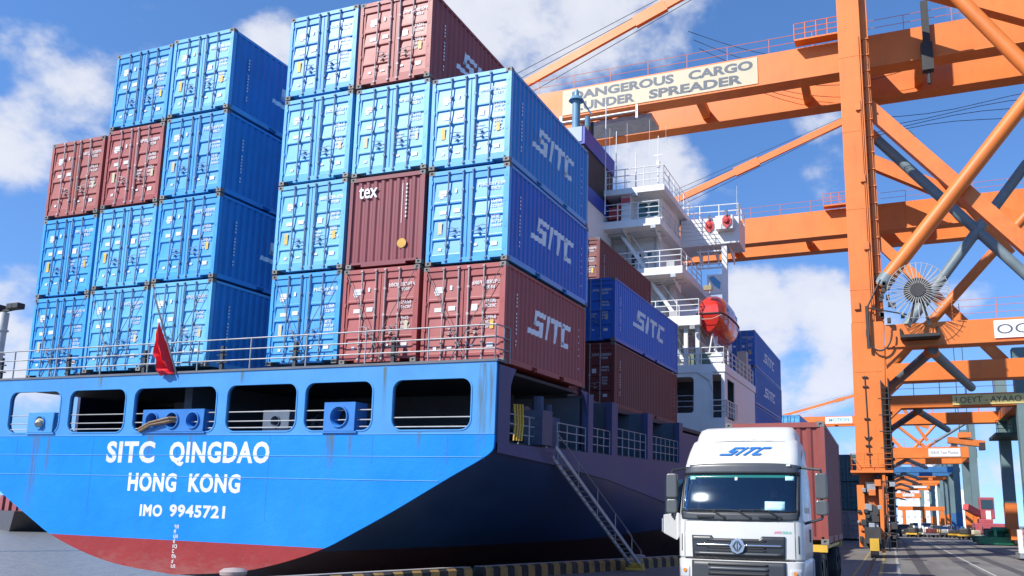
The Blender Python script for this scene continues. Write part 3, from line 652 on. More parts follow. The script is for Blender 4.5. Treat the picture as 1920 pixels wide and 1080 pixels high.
# rims of the mooring openings
for a, b in wins:
    ring = rrect(a, b, -1.77, -0.42, 0.30); inn = rrect(a+0.035, b-0.035, -1.735, -0.455, 0.27)
    link('opening_rim', plate(ring, [inn], 0.14, lambda x, y, z: (x, TY-z+0.004, y), HULLUP, 'opening_rim'), SHIP)
for i, (a, b) in enumerate(wins):
    mb = MB()
    for z in ((-1.20, -1.46, -1.64) if i < 5 else (-1.42, -1.66)): mb.tube((a+0.03, TY+0.02, z), (b-0.03, TY+0.02, z), 0.017, 6)
    sp('opening_rail', mb, RAIL)
# hull skin
def section(pts, n=34):
    d = [0]
    for a, b in zip(pts[:-1], pts[1:]): d.append(d[-1]+math.hypot(b[0]-a[0], b[1]-a[1]))
    out = []
    for i in range(n):
        t = d[-1]*i/(n-1); k = max(j for j in range(len(d)) if d[j] <= t+1e-9); k = min(k, len(pts)-2); f = (t-d[k])/max(1e-9, d[k+1]-d[k])
        out.append((pts[k][0]+(pts[k+1][0]-pts[k][0])*f, pts[k][1]+(pts[k+1][1]-pts[k][1])*f))
    return out
st = [(TY+0.04, half0), (3.0, [(9.82, -2.05), (9.80, -2.6), (9.4, -3.2), (8.4, -4.0), (6.8, -4.95), (5, -5.6), (2.6, -6.15), (0, -6.3)]),
      (8.0, [(9.84, -2.05), (9.84, -3.3), (9.6, -4.2), (8.9, -5.1), (7.2, -6.1), (5, -6.8), (2.6, -7.3), (0, -7.5)]),
      (20, [(9.88, -2.1), (9.88, -4.5), (9.8, -6), (9.4, -7), (8.3, -8), (6, -9), (3, -9.6), (0, -9.8)]),
      (45, [(9.9, -2.0), (9.9, -6), (9.9, -8), (9.5, -10), (8.5, -11), (6, -11.4), (3, -11.5), (0, -11.5)]),
      (95, [(9.9, -1.5), (9.9, -6), (9.8, -8), (9.3, -10), (8.0, -11), (5.5, -11.4), (3, -11.5), (0, -11.5)]),
      (125, [(7.2, -0.5), (5.8, -5), (5.0, -8), (4.2, -10), (3.2, -11), (2, -11.3), (1, -11.4), (0, -11.5)]),
      (142, [(0.6, 1.0), (0.3, -5), (0.2, -8), (0.15, -10), (0.1, -11), (0.08, -11.3), (0.05, -11.4), (0, -11.5)])]
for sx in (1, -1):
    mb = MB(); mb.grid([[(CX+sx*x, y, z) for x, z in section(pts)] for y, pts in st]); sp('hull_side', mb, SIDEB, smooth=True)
    if sx > 0:   # weathered upper strake, a doubling plate left lighter than the shade-painted side
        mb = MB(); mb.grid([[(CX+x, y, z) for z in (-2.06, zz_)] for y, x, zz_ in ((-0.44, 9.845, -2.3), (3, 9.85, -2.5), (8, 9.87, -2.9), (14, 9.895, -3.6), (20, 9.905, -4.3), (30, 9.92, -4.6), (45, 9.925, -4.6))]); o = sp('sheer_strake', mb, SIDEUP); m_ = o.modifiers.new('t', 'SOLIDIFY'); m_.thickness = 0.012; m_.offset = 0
# mooring deck behind the openings, and the weather deck above it
mb = MB(); mb.box(CX-9.7, CX+9.7, TY+0.1, 42, -2.15, -2.0); sp('mooring_deck', mb, DECKD)
mb = MB(); mb.box(CX-9.7, CX+9.35, TY+0.06, 6.3, -0.14, -0.055); mb.box(CX-9.7, CX+9.0, 6.3, 30, -0.28, -0.10); mb.box(CX-9.7, CX+9.0, 42, 130, -0.6, -0.10); sp('weather_deck', mb, DECKD)
mb = MB(); mb.box(CX-7.6, CX+7.2, 6.0, 6.12, -2.0, -0.14); mb.box(CX+6.6, CX+6.7, 6.12, 30, -2.0, -0.28); mb.box(CX+7.2, CX+9.5, 6.15, 6.3, -2.0, -0.28)
for y in (8.8, 13.2, 18.4): mb.box(CX+6.7, CX+9.0, y, y+0.10, -2.0, -0.28)
mb.box(CX-1.6, CX-1.3, 0.8, 6, -2, -0.14); sp('inner_bulkhead', mb, INGREY)
for y0, y1 in ((-0.45, 0.23), (6.05, 6.5), (8.45, 9.1), (13.0, 13.75), (18.3, 19.0)):
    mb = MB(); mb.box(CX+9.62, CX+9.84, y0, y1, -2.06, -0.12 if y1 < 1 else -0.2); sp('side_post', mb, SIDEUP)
    if y1 > 1: mb = MB(); mb.box(CX+8.6, CX+9.619, y0+0.25, y0+0.33, -2.0, -0.2); sp('post_web', mb, INGREY)
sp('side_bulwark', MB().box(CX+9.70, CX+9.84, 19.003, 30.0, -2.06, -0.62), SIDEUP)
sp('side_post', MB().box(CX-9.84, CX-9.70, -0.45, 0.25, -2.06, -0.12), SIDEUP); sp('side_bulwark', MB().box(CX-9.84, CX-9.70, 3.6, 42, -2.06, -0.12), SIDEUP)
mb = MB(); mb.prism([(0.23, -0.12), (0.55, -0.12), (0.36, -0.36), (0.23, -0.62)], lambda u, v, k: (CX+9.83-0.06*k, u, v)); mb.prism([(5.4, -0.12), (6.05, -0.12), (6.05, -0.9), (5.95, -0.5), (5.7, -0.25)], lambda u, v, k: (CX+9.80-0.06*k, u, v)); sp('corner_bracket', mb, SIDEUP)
# side rails
for a, b, h in ((0.25, 2.3, 0.75), (3.6, 6.0, 0.75), (6.5, 8.45, 0.8), (9.15, 12.95, 0.95), (13.8, 18.3, 0.95), (19.1, 29.8, 0.95)):
    sp('side_rail', rail(MB(), [(CX+9.76, a, -2.03), (CX+9.76, b, -2.03)], h, 3, 0.75, 0.018, 0.02), RAIL if a < 6 else GALV)
# stern rail
sp('stern_rail', rail(MB(), [(CX-9.7, -0.36, 0.0), (CX+9.66, -0.36, 0.0), (CX+9.72, 0.0, 0.0), (CX+9.72, 0.35, 0.0)], 0.92, 3, 1.9, 0.020, 0.022), GALV)
for x in (-18.2, -15.1, -11.9, -8.9, -6.3, -3.1): # lashing frames standing at the containers' feet
    mb = MB(); mb.box(x-0.05, x+0.05, -0.30, -0.22, 0.012, 0.75)
    for z in (0.25, 0.48): mb.box(x-0.20, x+0.20, -0.28, -0.24, z, z+0.04)
    sp('lashing_post', mb, DECKD)
# fairleads
def fairlead(x0, x1, z0, z1, nh, m, depth=0.5, y=TY-0.075, hr=None):
    w = (x1-x0)/nh; r = hr or min(w, z1-z0)*0.36; hl = []
    for i in range(nh):
        cx = x0+w*(i+.5); hl.append([(cx+r*math.cos(k*math.pi/10), (z0+z1)/2+r*math.sin(k*math.pi/10)) for k in range(20)])
    o = link('fairlead', plate([(x0, z0), (x1, z0), (x1, z1), (x0, z1)], hl, 0.08, lambda a, b, c: (a, y-c, b), m, 'fairlead'), SHIP)
    mb = MB(); mb.box(x0, x0+0.03, y+0.04, y+depth, z0, z1); mb.box(x1-0.03, x1, y+0.04, y+depth, z0, z1); mb.box(x0+0.03, x1-0.03, y+0.04, y+depth, z1-0.03, z1); mb.box(x0-0.06, x1+0.06, y-0.03, y+depth, z0-0.05, z0-0.001)
    mb.build('housing', m, o)
    for i in range(nh):
        cx = x0+w*(i+.5); mb = MB(); n = 20; ra, rb = r*1.13, r*0.86
        pr = [(r*1.12, -0.045), (r*1.06, -0.085), (r*0.96, -0.085), (r*0.86, -0.03), (r*0.84, 0.1), (r*0.84, 0.3)]
        mb.grid([[(cx+q*math.cos(2*math.pi*k/n), y+d, (z0+z1)/2+q*math.sin(2*math.pi*k/n)) for k in range(n+1)] for q, d in pr]); mb.build('chock_ring', m, o, smooth=True)
    mb = MB(); mb.box(x0+0.04, x1-0.04, y+0.31, y+0.33, z0, z1-0.04); mb.build('hawse', BLACK, o)
    return o
fairlead(-16.15, -15.05, -1.74, -1.12, 1, HULLUP, hr=0.20)
fairlead(-11.35, -9.05, -1.74, -1.10, 3, mat('fairlead_blue', (0.03, 0.17, 0.48), 0.45, wear=0.15, rust=0.25))
fairlead(-7.45, -6.55, -1.75, -1.12, 1, INGREY, y=TY+0.5, hr=0.15)
fairlead(-4.92, -3.95, -1.76, -1.0, 1, mat('fairlead_blue2', (0.03, 0.17, 0.48), 0.45, wear=0.15, rust=0.2), hr=0.27)
mb = MB(); mb.tube((-15.66, TY+0.1, -1.44), (-15.56, TY-0.18, -1.42), 0.12, 12); mb.tube((-15.56, TY-0.18, -1.42), (-15.5, TY-0.24, -1.50), 0.10, 10); mb.build('rope_coil', SIGNY, SHIP, True)
mb = MB(); rnd = random.Random(3)
for k in range(5):
    o_ = Vector((0, rnd.uniform(-.05, .05), rnd.uniform(-.05, .05))); mb.path([Vector((-11.42, TY-0.12, -1.70))+o_, Vector((-10.9, TY-0.22, -1.52))+o_, Vector((-10.2, TY-0.16, -1.40))+o_*1.5, Vector((-9.85, TY+0.1, -1.36))+o_*0.6], 0.03, 6)
sp('mooring_rope', mb, mat('rope_tan', (0.30, 0.20, 0.12), 0.9, wear=0.3, scale=9))
mb = MB(); rnd = random.Random(5)
for k in range(4): mb.path([(0.02+0.05*k, 0.72+0.06*k, -1.0), (0.05+0.04*k, 0.75+0.07*k, -1.5), (0.03+0.05*k, 0.72+0.05*k, -1.95)], 0.03, 6)
sp('hose_bundle', mb, YPAINT)
mb = MB()
for x in (-16.6, -13.3, -10.0, -6.7, -3.4, -1.2): mb.box(x-0.006, x+0.006, TY-0.0545, TY-0.05, -4.2 if -15 < x < -4 else -2.6, -1.86)
sp('plate_seam', mb, mat('seam_blue', (0.02, 0.17, 0.52), 0.5))
# rust runs below fittings and scuppers
for x0, x1, z0, z1 in ((-15.95, -15.55, -4.2, -1.85), (-15.3, -15.1, -3.0, -1.85), (-11.2, -10.9, -2.6, -1.85), (-9.6, -9.3, -2.5, -1.85), (-4.9, -4.55, -2.75, -1.85), (-4.2, -3.98, -2.5, -1.85), (-0.42, -0.12, -2.55, -0.1), (-0.1, 0.06, -1.9, -0.1), (-7.9, -7.75, -0.42, -0.06), (-3.2, -3.05, -1.6, -0.1), (-13.4, -13.2, -0.42, -0.06), (-2.1, -1.9, -2.3, -1.8)):
    mb = MB(); y = TY-0.0545; mb.add([(x0, y, z0), (x1, y, z0), (x1, y, z1), (x0, y, z1)], [(0, 1, 2, 3)]); sp('rust_run', mb, RUN)
# writing on the stern
tf = lambda x0, z0: (lambda u, v, d: (x0+u, TY-0.052-d*0.5, z0+v))
for body, x0, x1, z0, h in (('SITC', -12.72, -10.82, -2.64, 0.66), ('QINGDAO', -10.26, -6.68, -2.62, 0.62), ('HONG', -11.74, -9.9, -3.45, 0.55), ('KONG', -9.44, -7.6, -3.44, 0.54), ('IMO', -11.18, -10.33, -4.155, 0.35), ('9945721', -10.06, -8.05, -4.14, 0.36)):
    link('ship_lettering', text_mesh(body, x1-x0, h, STICK, tf(x0, z0), bold=0.038, ext=0.006, space=1.1, cap=True), SHIP)
mb = MB(); rnd = random.Random(11)
for k in range(9):
    z = -4.46-k*0.135
    glyphs(mb, rnd, -9.82, z, 0.10, 1 if k % 2 else 2, TY-0.056, w=0.7)
sp('draft_marks', mb, STICK)
# flagstaff
mb = MB(); mb.tube((-10.28, TY-0.06, -0.05), (-10.5, TY-0.9, 2.15), 0.028, 7, 0.018); sp('flagstaff', mb, GALV)
# ensign, drooping in folds from the staff
def ensign():
    rows = []; foot = Vector((-10.28, TY-0.10, -0.02)); head = Vector((-10.5, TY-0.93, 2.15))
    for i in range(25):
        t = i/24; p = head.lerp(foot, 0.33+0.62*t); w = (0.02+0.76*math.sin(math.pi*min(1.0, 0.04+0.93*t))**1.15)*(1+0.13*math.sin(t*21)+0.07*math.sin(t*9+1)); row = []
        for j in range(17):
            s = j/16; fold = 0.11*math.sin(s*13+t*2.2)*min(1, 0.25+t*1.4)
            row.append((p.x-0.02-w*s*0.62, p.y-0.03+fold+0.10*s, p.z-0.10-w*s*(0.30+0.55*t)+0.02*math.sin(s*9+t*5)))
        rows.append(row)
    return MB().grid(rows)
me = ensign().mesh('red_flag', FLAGR, True); fl = link('red_flag', me); fl.matrix_world = SM.copy()
sol = fl.modifiers.new('cloth', 'SOLIDIFY'); sol.thickness = 0.006
tag(fl, 'red flag hanging in folds over the stern rail', 'flag')

# ---- deckhouse
DH = lambda name, mb, m=WHITE, **k: sp(name, mb, m, **k)
AY = 30.0
fnA = lambda y: (lambda a, b, c: (a, y-c, b))
fnS = lambda x: (lambda a, b, c: (x+c, a, b))
XO = 0.10
link('house_aft_wall', plate([(-19.5, -2.0), (XO, -2.0), (XO, 3.69), (-19.5, 3.69)], [rrect(-4.9, -1.78, 1.25, 3.45, 0.22), [(-0.62, 0.95), (-0.10, 0.95), (-0.10, 3.55), (-0.62, 3.55)]], 0.10, fnA(AY), WHITE, 'house_aft_wall'), SHIP)
link('house_side_wall', plate([(AY+0.06, -2.0), (42, -2.0), (42, 3.69), (AY+0.06, 3.69)], [[(30.9, 0.95), (33.4, 0.95), (33.4, 3.4), (30.9, 3.4)]], 0.10, fnS(XO-0.05), WHITE, 'house_side_wall'), SHIP)
mb = MB(); mb.box(-5.2, -5.1, AY+0.1, 34.5, 0, 3.69); mb.box(-5.1, -0.2, 34.4, 34.5, 0, 3.69); mb.box(-19.4, -0.02, 34.5, 41.9, -2, 3.69); mb.box(-19.4, 0.0, AY+0.1, 34.5, 0.2, 0.3); DH('house_inner', mb, INGREY)
sp('house_rail', rail(MB(), [(-4.9, AY-0.02, 1.3), (-1.8, AY-0.02, 1.3)], 1.0, 3, 1.0, 0.03, 0.03), GALV)
sp('house_rail', rail(MB(), [(-0.62, AY-0.12, 1.0), (0.2, AY-0.12, 1.0), (0.24, AY+3.4, 1.0)], 1.0, 3, 0.7, 0.03, 0.035), WHITE)
mb = MB(); mb.prism([(-1.5, 3.69), (-0.62, 3.69), (-0.62, 2.6), (-0.8, 3.2)], lambda u, v, k: (u, AY-0.06-0.12*k, v)); DH('bracket', mb)
def slab(x1, z0, z1, y0=AY, y1=42, x0=-19.4, nm='deck_slab'):
    return DH(nm, MB().box(x0, x1, y0, y1, z0, z1), bevel=0.03)
slab(XO+0.06, 3.69, 4.19, AY-0.12, 42.1)
slab(-1.36, 6.65, 7.25, AY-0.1, 41)
slab(-2.45, 10.0, 10.5, AY-0.05, 40)
slab(-3.88, 13.3, 13.80, AY-0.05, 39)
slab(-3.60, 15.55, 15.95, AY-0.1, 37.5)
# sloping side skirts under the upper slabs (bulwark returns)
# walls of the tiers, set in from the slab edges
def tier_wall(x1, z0, z1, y0, y1=40, wx=(), zx=0.9):
    o = DH('house_tier', MB().box(-19.2, x1, y0, y1, z0, z1))
    for k, (a, b) in enumerate(wx):
        mb = MB(); mb.prism(rrect(a, b, z0+zx, z0+zx+0.85, 0.15), lambda u, v, kk: (u, y0-0.02+0.06*kk, v)); w = mb.build('window', WINDARK, o)
        link('window_frame', plate(rrect(a-0.07, b+0.07, z0+zx-0.07, z0+zx+0.92, 0.2), [rrect(a, b, z0+zx, z0+zx+0.85, 0.15)], 0.07, fnA(y0-0.02), WHITE, 'window_frame'), o)
    return o
tier_wall(-3.2, 4.19, 6.65, 33.5, wx=((-4.6, -3.9), (-6.2, -5.5)))
tier_wall(-3.8, 7.25, 10.0, 33.0, wx=((-5.2, -4.5),))
tier_wall(-4.6, 10.5, 13.3, 32.6, wx=((-6.6, -5.9), (-8.2, -7.5)))
tier_wall(-5.0, 13.8, 15.55, 32.0, wx=())
mb = MB(); mb.box(-6.62, -5.95, AY+0.25, 32.0, 13.8, 15.55); DH('wheelhouse_corner', mb, bevel=0.05)
o = DH('house_tier', MB().box(-5.95, -4.1, 31.2, 36, 13.8, 15.55))
for a, b in ((-5.75, -5.05), (-4.95, -4.30)):
    mb = MB(); mb.prism(rrect(a, b, 14.3, 15.25, 0.2), lambda u, v, kk: (u, 31.17+0.06*kk, v)); mb.build('window', mat('window_green', (0.03, 0.10, 0.09), 0.08, wear=0.2), o)
    link('window_frame', plate(rrect(a-0.07, b+0.07, 14.23, 15.32, 0.24), [rrect(a, b, 14.3, 15.25, 0.2)], 0.07, fnA(31.17), WHITE, 'window_frame'), o)
# deck rails
for pts, h in (([(-19.3, AY+0.05, 4.19), (0.05, AY+0.05, 4.19), (0.05, 41.5, 4.19)], 1.05), ([(-19.3, AY, 7.25), (-1.45, AY, 7.25), (-1.45, 36, 7.25)], 1.05),
               ([(-19.3, AY+0.05, 10.5), (-2.55, AY+0.05, 10.5), (-2.55, 36, 10.5)], 1.1), ([(-19.3, AY+0.05, 13.8), (-4.0, AY+0.05, 13.8), (-4.0, 36, 13.8)], 1.15),
               ([(-19.3, AY+0.05, 15.95), (-3.7, AY+0.05, 15.95), (-3.7, 37, 15.95)], 1.35)):
    sp('deck_rail', rail(MB(), pts, h, 3, 1.35, 0.032, 0.036), WHITE)
mb = MB()
for x, z0, z1 in ((-2.35, 4.19, 6.65), (-1.62, 4.19, 6.65)): mb.box(x-0.12, x+0.12, AY+0.3, AY+0.55, z0, z1)
DH('pillar', mb)
# stairs between decks
def stair(x0, y, z0, x1, z1):
    mb = MB(); mb.beam((x0, y, z0), (x1, y, z1), 0.05, 0.22); mb.beam((x0, y+0.8, z0), (x1, y+0.8, z1), 0.05, 0.22)
    for i in range(1, 10): t = i/10; mb.box(x0+(x1-x0)*t-0.1, x0+(x1-x0)*t+0.1, y, y+0.8, z0+(z1-z0)*t-0.02, z0+(z1-z0)*t+0.02)
    mb.path([(x0, y, z0+0.9), (x1, y, z1+0.9)], 0.03); mb.path([(x0, y, z0), (x0, y, z0+0.9)], 0.03); mb.path([(x1, y, z1), (x1, y, z1+0.9)], 0.03)
    DH('stair', mb)
stair(-5.0, 31.2, 10.5, -7.0, 13.4); stair(-3.0, 31.3, 7.25, -5.0, 10.1); stair(-2.4, 31.0, 4.19, -4.0, 6.7)
# bridge wing
wy = 36.0
mb = MB(); mb.hexa([(-4.0, wy, 13.45), (0.10, wy, 13.50), (0.10, wy+2.6, 13.50), (-4.0, wy+2.6, 13.45)], [(-4.0, wy, 15.45), (0.10, wy, 15.37), (0.10, wy+2.6, 15.37), (-4.0, wy+2.6, 15.45)])
DH('bridge_wing', mb, bevel=0.04)
mb = MB(); mb.box(-1.41, -0.22, wy-0.7, wy-0.001, 14.33, 15.30); DH('wing_box', mb, bevel=0.03)
mb = MB()
for i in range(6): mb.box(-3.9, -1.2, wy-0.035, wy-0.004, 13.62+i*0.3, 13.64+i*0.3)
DH('wing_panel_seam', mb)
sp('deck_rail', rail(MB(), [(-4.0, wy+0.1, 15.45), (0.05, wy+0.1, 15.37), (0.05, wy+2.5, 15.37)], 0.95, 2, 1.6, 0.035, 0.045), WHITE)
for x, y in ((-1.95, wy-0.06), (-0.62, wy-0.76)):
    mb = MB(); n = 12
    pts = [(x+(0.36+0.05*(k % 2))*math.cos(2*math.pi*k/n)*(0.82), 14.85+(0.42+0.1*(k % 3 == 0))*math.sin(2*math.pi*k/n)) for k in range(n)]
    mb.prism(pts, lambda u, v, k: (u, y+0.05-0.10*k, v)); mb.tube((x, y-0.05, 14.85), (x, y-0.22, 14.82), 0.24, 9, 0.10); b = DH('wing_lamp_cover', mb, REDP)
    mb = MB(); mb.tube((x, y-0.1, 15.2), (x, y-0.16, 15.55), 0.05, 6, 0.12); mb.build('lamp_cap', GALV, b)
mb = MB(); mb.box(-1.15, -0.80, wy+0.15, wy+0.55, 4.19, 13.46); DH('wing_pillar', mb)
mb = MB(); mb.box(-2.2, -1.16, wy+0.2, wy+0.4, 10.0, 11.4)
for z in (11.9, 12.2, 13.1): mb.tube((-2.9, wy+0.3, z), (-1.16, wy+0.3, z), 0.06, 6)
for x in (-2.7, -2.1): mb.tube((x, wy+0.3, 11.8), (x, wy+0.3, 13.3), 0.04, 6)
DH('wing_frame', mb)
mb = MB(); mb.prism([(-2.1, 11.2), (-1.75, 11.3), (-1.25, 10.8), (-1.3, 10.3), (-1.7, 10.6)], lambda u, v, k: (u, wy+0.19-0.01*k, v)); DH('panel_emblem', mb, FUNLB)
# masts and whips on the wheelhouse top
mb = MB()
for x, y, h in ((-7.2, 31, 2.2), (-5.9, 31.2, 2.9), (-4.2, 30.6, 3.6)): mb.tube((x, y, 15.95), (x, y, 15.95+h), 0.06, 7, 0.03)
mb.box(-4.3, -4.1, 30.5, 30.7, 17.4, 17.8); mb.box(-4.5, -3.9, 30.58, 30.62, 18.2, 18.26); DH('mast', mb)
mb = MB()
for x, y, h in ((-6.6, 31.4, 5.2), (-5.2, 32, 5.5), (-7.7, 31, 4.8), (-3.8, 31, 4.4), (-0.1, 36.4, 1.9)): mb.tube((x, y, 15.6), (x, y, 15.95+h), 0.018, 5, 0.008)
DH('whip_antenna', mb)
mb = MB(); mb.box(-6.55, -6.0, AY+0.15, AY+0.25, 15.05, 15.4); DH('red_sign', mb, REDP)
mb = MB(); mb.box(-7.5, -6.7, AY+0.4, AY+0.7, 14.1, 14.9); mb.box(-6.9, -6.5, AY+0.3, AY+0.4, 14.85, 15.15); DH('rescue_locker', mb, REDP)
# doors, pipes, lamps and lockers on the house walls
for x, y, z in ((-4.0, 33.47, 4.2), (-4.6, 32.97, 7.26), (-5.3, 32.57, 10.51), (-7.5, 32.57, 10.51), (-8.3, 31.97, 13.81)):
    d_ = DH('house_door', MB().box(x-0.4, x+0.4, y-0.06, y, z+0.15, z+2.05), mat('door_white', (0.6, 0.6, 0.58), 0.4, wear=0.1), bevel=0.03)
    MB().box(x+0.22, x+0.3, y-0.12, y-0.06, z+1.0, z+1.12).build('handle', DARK, d_); MB().box(x-0.15, x+0.15, y-0.075, y-0.061, z+1.35, z+1.75).build('port', WINDARK, d_)
mb = MB()
for x, y, z0, z1 in ((-3.4, 33.4, 4.2, 6.6), (-4.1, 32.9, 7.3, 10), (-4.9, 32.5, 10.5, 13.3), (-6.9, 32.5, 10.5, 13.3), (-6.3, 32.9, 7.3, 10)): mb.tube((x, y, z0), (x, y, z1), 0.06, 7)
for z, x1, y in ((9.85, -2.6, 31.0), (13.15, -4.0, 31.0), (6.5, -1.6, 31.2), (6.45, -1.6, 32.0), (13.1, -4.0, 31.8), (9.8, -2.6, 31.8)): mb.tube((-14, y, z), (x1, y, z), 0.05, 6)
DH('pipe', mb, mat('pipe_grey', (0.42, 0.42, 0.4), 0.5, wear=0.2, rust=0.2))
for x, y, z in ((-3.0, AY-0.2, 9.85), (-4.3, AY-0.2, 13.15), (-1.8, AY-0.2, 6.5), (-5.5, AY-0.2, 15.4)):
    mb = MB(); mb.box(x-0.16, x+0.16, y-0.1, y+0.1, z-0.12, z+0.12); mb.tube((x, y, z+0.1), (x, y+0.2, z+0.2), 0.03, 5); DH('flood_lamp', mb, GALV)
mb = MB()
for x, y, z, s_ in ((-4.4, 31.6, 7.26, 0.8), (-3.4, 31.2, 7.26, 0.5), (-5.6, 31.2, 10.51, 0.7), (-3.6, 31.4, 10.51, 0.55), (-3.0, 31.9, 4.2, 0.9)): mb.box(x-s_/2, x+s_/2, y, y+s_, z, z+s_*1.3)
DH('deck_locker', mb, mat('locker_grey', (0.36, 0.37, 0.37), 0.5, wear=0.2, rust=0.15), bevel=0.04)
mb = MB()
for x in (-12.5, -9.5, -6.5, -4.4): mb.prism([(AY+0.05, 13.3), (AY+1.9, 13.3), (AY+1.9, 12.7)], lambda u, v, k: (x+0.06*k, u, v))
for x in (-9.5, -6.5, -3.2): mb.prism([(AY+0.05, 10.0), (AY+2.4, 10.0), (AY+2.4, 9.3)], lambda u, v, k: (x+0.06*k, u, v))
for x in (-6.5, -3.0, -1.6): mb.prism([(AY+0.05, 6.65), (AY+2.4, 6.65), (AY+2.4, 5.95)], lambda u, v, k: (x+0.06*k, u, v))
for x in (-3.0, -1.8, -0.7): mb.prism([(wy+0.1, 13.45), (wy+2.5, 13.45), (wy+2.5, 12.6)], lambda u, v, k: (x+0.06*k, u, v))
DH('slab_knee', mb)
# clutter on the boat deck
mb = MB(); mb.tube((-0.45, AY+0.25, 4.55), (-0.45, AY+0.9, 4.55), 0.42, 14); DH('raft_canister', mb, smooth=True)
mb = MB(); mb.box(-1.4, -0.8, AY+0.4, AY+1.2, 4.2, 5.0); mb.tube((-1.9, AY+1, 4.3), (-1.9, AY+1, 5.6), 0.1, 8); mb.box(-2.6, -1.7, AY+1.2, AY+2, 4.2, 5.1); DH('boat_winch', mb, mat('winch_green', (0.12, 0.16, 0.13), 0.5, wear=0.3))
mb = MB(); mb.path([(-1.05, AY+0.5, 4.3), (-0.75, AY+0.7, 6.2), (-0.6, AY+1.0, 5.2), (-0.2, AY+0.8, 4.3)], 0.05); mb.beam((-2.2, 31.5, 6.6), (-0.8, 33.5, 4.3), 0.12, 0.2); mb.beam((-0.7, 31.0, 4.2), (-0.7, 31.6, 6.3), 0.15, 0.25); mb.beam((-0.7, 36.0, 4.2), (-0.7, 35.4, 6.5), 0.15, 0.25); DH('boat_davit', mb)
mb = MB(); mb.box(-0.6, 0.05, 38.6, 39.4, 4.2, 6.3); mb.box(-0.7, 0.0, 40.2, 40.9, 4.2, 5.6); DH('deck_vent', mb, mat('vent_buff', (0.45, 0.40, 0.36), 0.6, wear=0.15))
# funnel
mb = MB(); mb.box(-12.6, -7.72, 26.2, 31.6, 9, 14.3); DH('engine_casing', mb, WHITE)
mb = MB(); mb.box(-12.6, -7.66, 26.0, 31.8, 14.3, 15.2); DH('funnel_band', mb, FUNBL)
mb = MB(); mb.box(-12.6, -7.70, 26.05, 31.75, 15.2, 17.6); DH('funnel_band', mb, BLACK)
mb = MB(); mb.box(-12.6, -7.62, 25.95, 31.85, 17.6, 18.7); DH('funnel_top', mb, FUNBL)
mb = MB(); mb.box(-12.5, -7.80, 25.90, 25.945, 17.75, 18.72); DH('funnel_plate', mb, mat('funnel_grey', (0.30, 0.36, 0.42), 0.4, wear=0.1))
mb = MB(); mb.box(-12.4, -7.85, 26.1, 26.18, 12.3, 14.1); DH('casing_panel', mb, FUNLB)
mb = MB(); mb.tube((-8.62, 27, 18.7), (-8.62, 27, 21.3), 0.26, 12); mb.tube((-8.62, 27, 21.0), (-8.62, 27, 21.25), 0.5, 12, 0.34); mb.tube((-8.62, 27, 21.25), (-8.62, 27, 21.75), 0.2, 10, 0.12); mb.tube((-8.0, 27.4, 18.7), (-8.0, 27.4, 20.0), 0.18, 9); mb.beam((-8.3, 27, 21.1), (-7.7, 27.4, 20.1), 0.08, 0.08); DH('exhaust_pipe', mb, mat('exhaust_teal', (0.12, 0.26, 0.36), 0.45, wear=0.2), smooth=True)
mb = MB(); mb.box(-8.2, -7.8, 27.1, 27.6, 18.7, 19.3); mb.tube((-7.9, 28, 18.7), (-7.9, 28, 19.9), 0.12, 8); DH('funnel_fitting', mb, DARK)
mb = MB(); mb.tube((-7.3, 29, 14), (-7.3, 29, 21.5), 0.035, 6); mb.tube((-6.9, 30, 15.9), (-6.9, 30, 20), 0.03, 6); DH('funnel_mast', mb)
# small white mark on the brown box ahead, worn
# lifeboat, hung in its davits
LBW = SM @ TR((-0.92, 30.2, 5.95)) @ Matrix.Rotation(R(-1), 4, 'Z') @ Matrix.Diagonal((0.98, 0.98, 1.0, 1))
lb = thing('lifeboat', 'enclosed orange red lifeboat hanging beside the white deckhouse', 'lifeboat', LBW)
def boat_half(t):   # t along 0..1, returns half breadth factor
    return max(0.0, (1-abs(2*t-0.95)**3.0))**0.6
rows_h, rows_c = [], []
for i in range(15):
    t = i/14; y = 6.3*t; f = 0.62+0.38*boat_half(t) if 0 < i < 14 else 0.66
    rise = 0.35*abs(2*t-1)**2.5
    hp = [(-1.0, 1.45), (-0.98, 1.1), (-0.86, 0.7), (-0.55, 0.3), (-0.12, 0.02), (0.12, 0.02), (0.55, 0.3), (0.86, 0.7), (0.98, 1.1), (1.0, 1.45)]
    cp = [(1.0, 1.45), (0.96, 1.9), (0.84, 2.35), (0.58, 2.72), (0.22, 2.9), (-0.22, 2.9), (-0.58, 2.72), (-0.84, 2.35), (-0.96, 1.9), (-1.0, 1.45)]
    e = 1-0.4*abs(2*t-1)**4
    rows_h.append([(x*f*1.02, y+(1.45-z)*0.14*(1-2*t), z+rise*(1.45-z)/1.45) for x, z in hp])
    rows_c.append([(x*f, y+(z-1.45)*0.26*(1-2*t), 1.45+(z-1.45)*e) for x, z in cp])
def capped(rows):
    mb = MB(); mb.grid(rows); n = len(rows[0]); N = len(rows)
    mb.f.append(tuple(range(n-1, -1, -1))); mb.f.append(tuple((N-1)*n+j for j in range(n))); return mb
capped(rows_h).build('hull', LIFEB, lb, True); capped(rows_c).build('canopy', LIFEB, lb, True)
mb = MB()
ring = [r[-1] for r in rows_h]+[r[0] for r in rows_h][::-1]
for a, b in zip(ring, ring[1:]+ring[:1]): mb.tube((a[0]*1.02, a[1], a[2]), (b[0]*1.02, b[1], b[2]), 0.055, 6)
mb.build('fender', DARK, lb)
mb = MB(); mb.tube((0, 0.6, 2.8), (0, 0.6, 3.5), 0.06, 6); mb.tube((0, 5.7, 2.7), (0, 5.7, 3.4), 0.06, 6); mb.build('lifting_hook', GALV, lb)
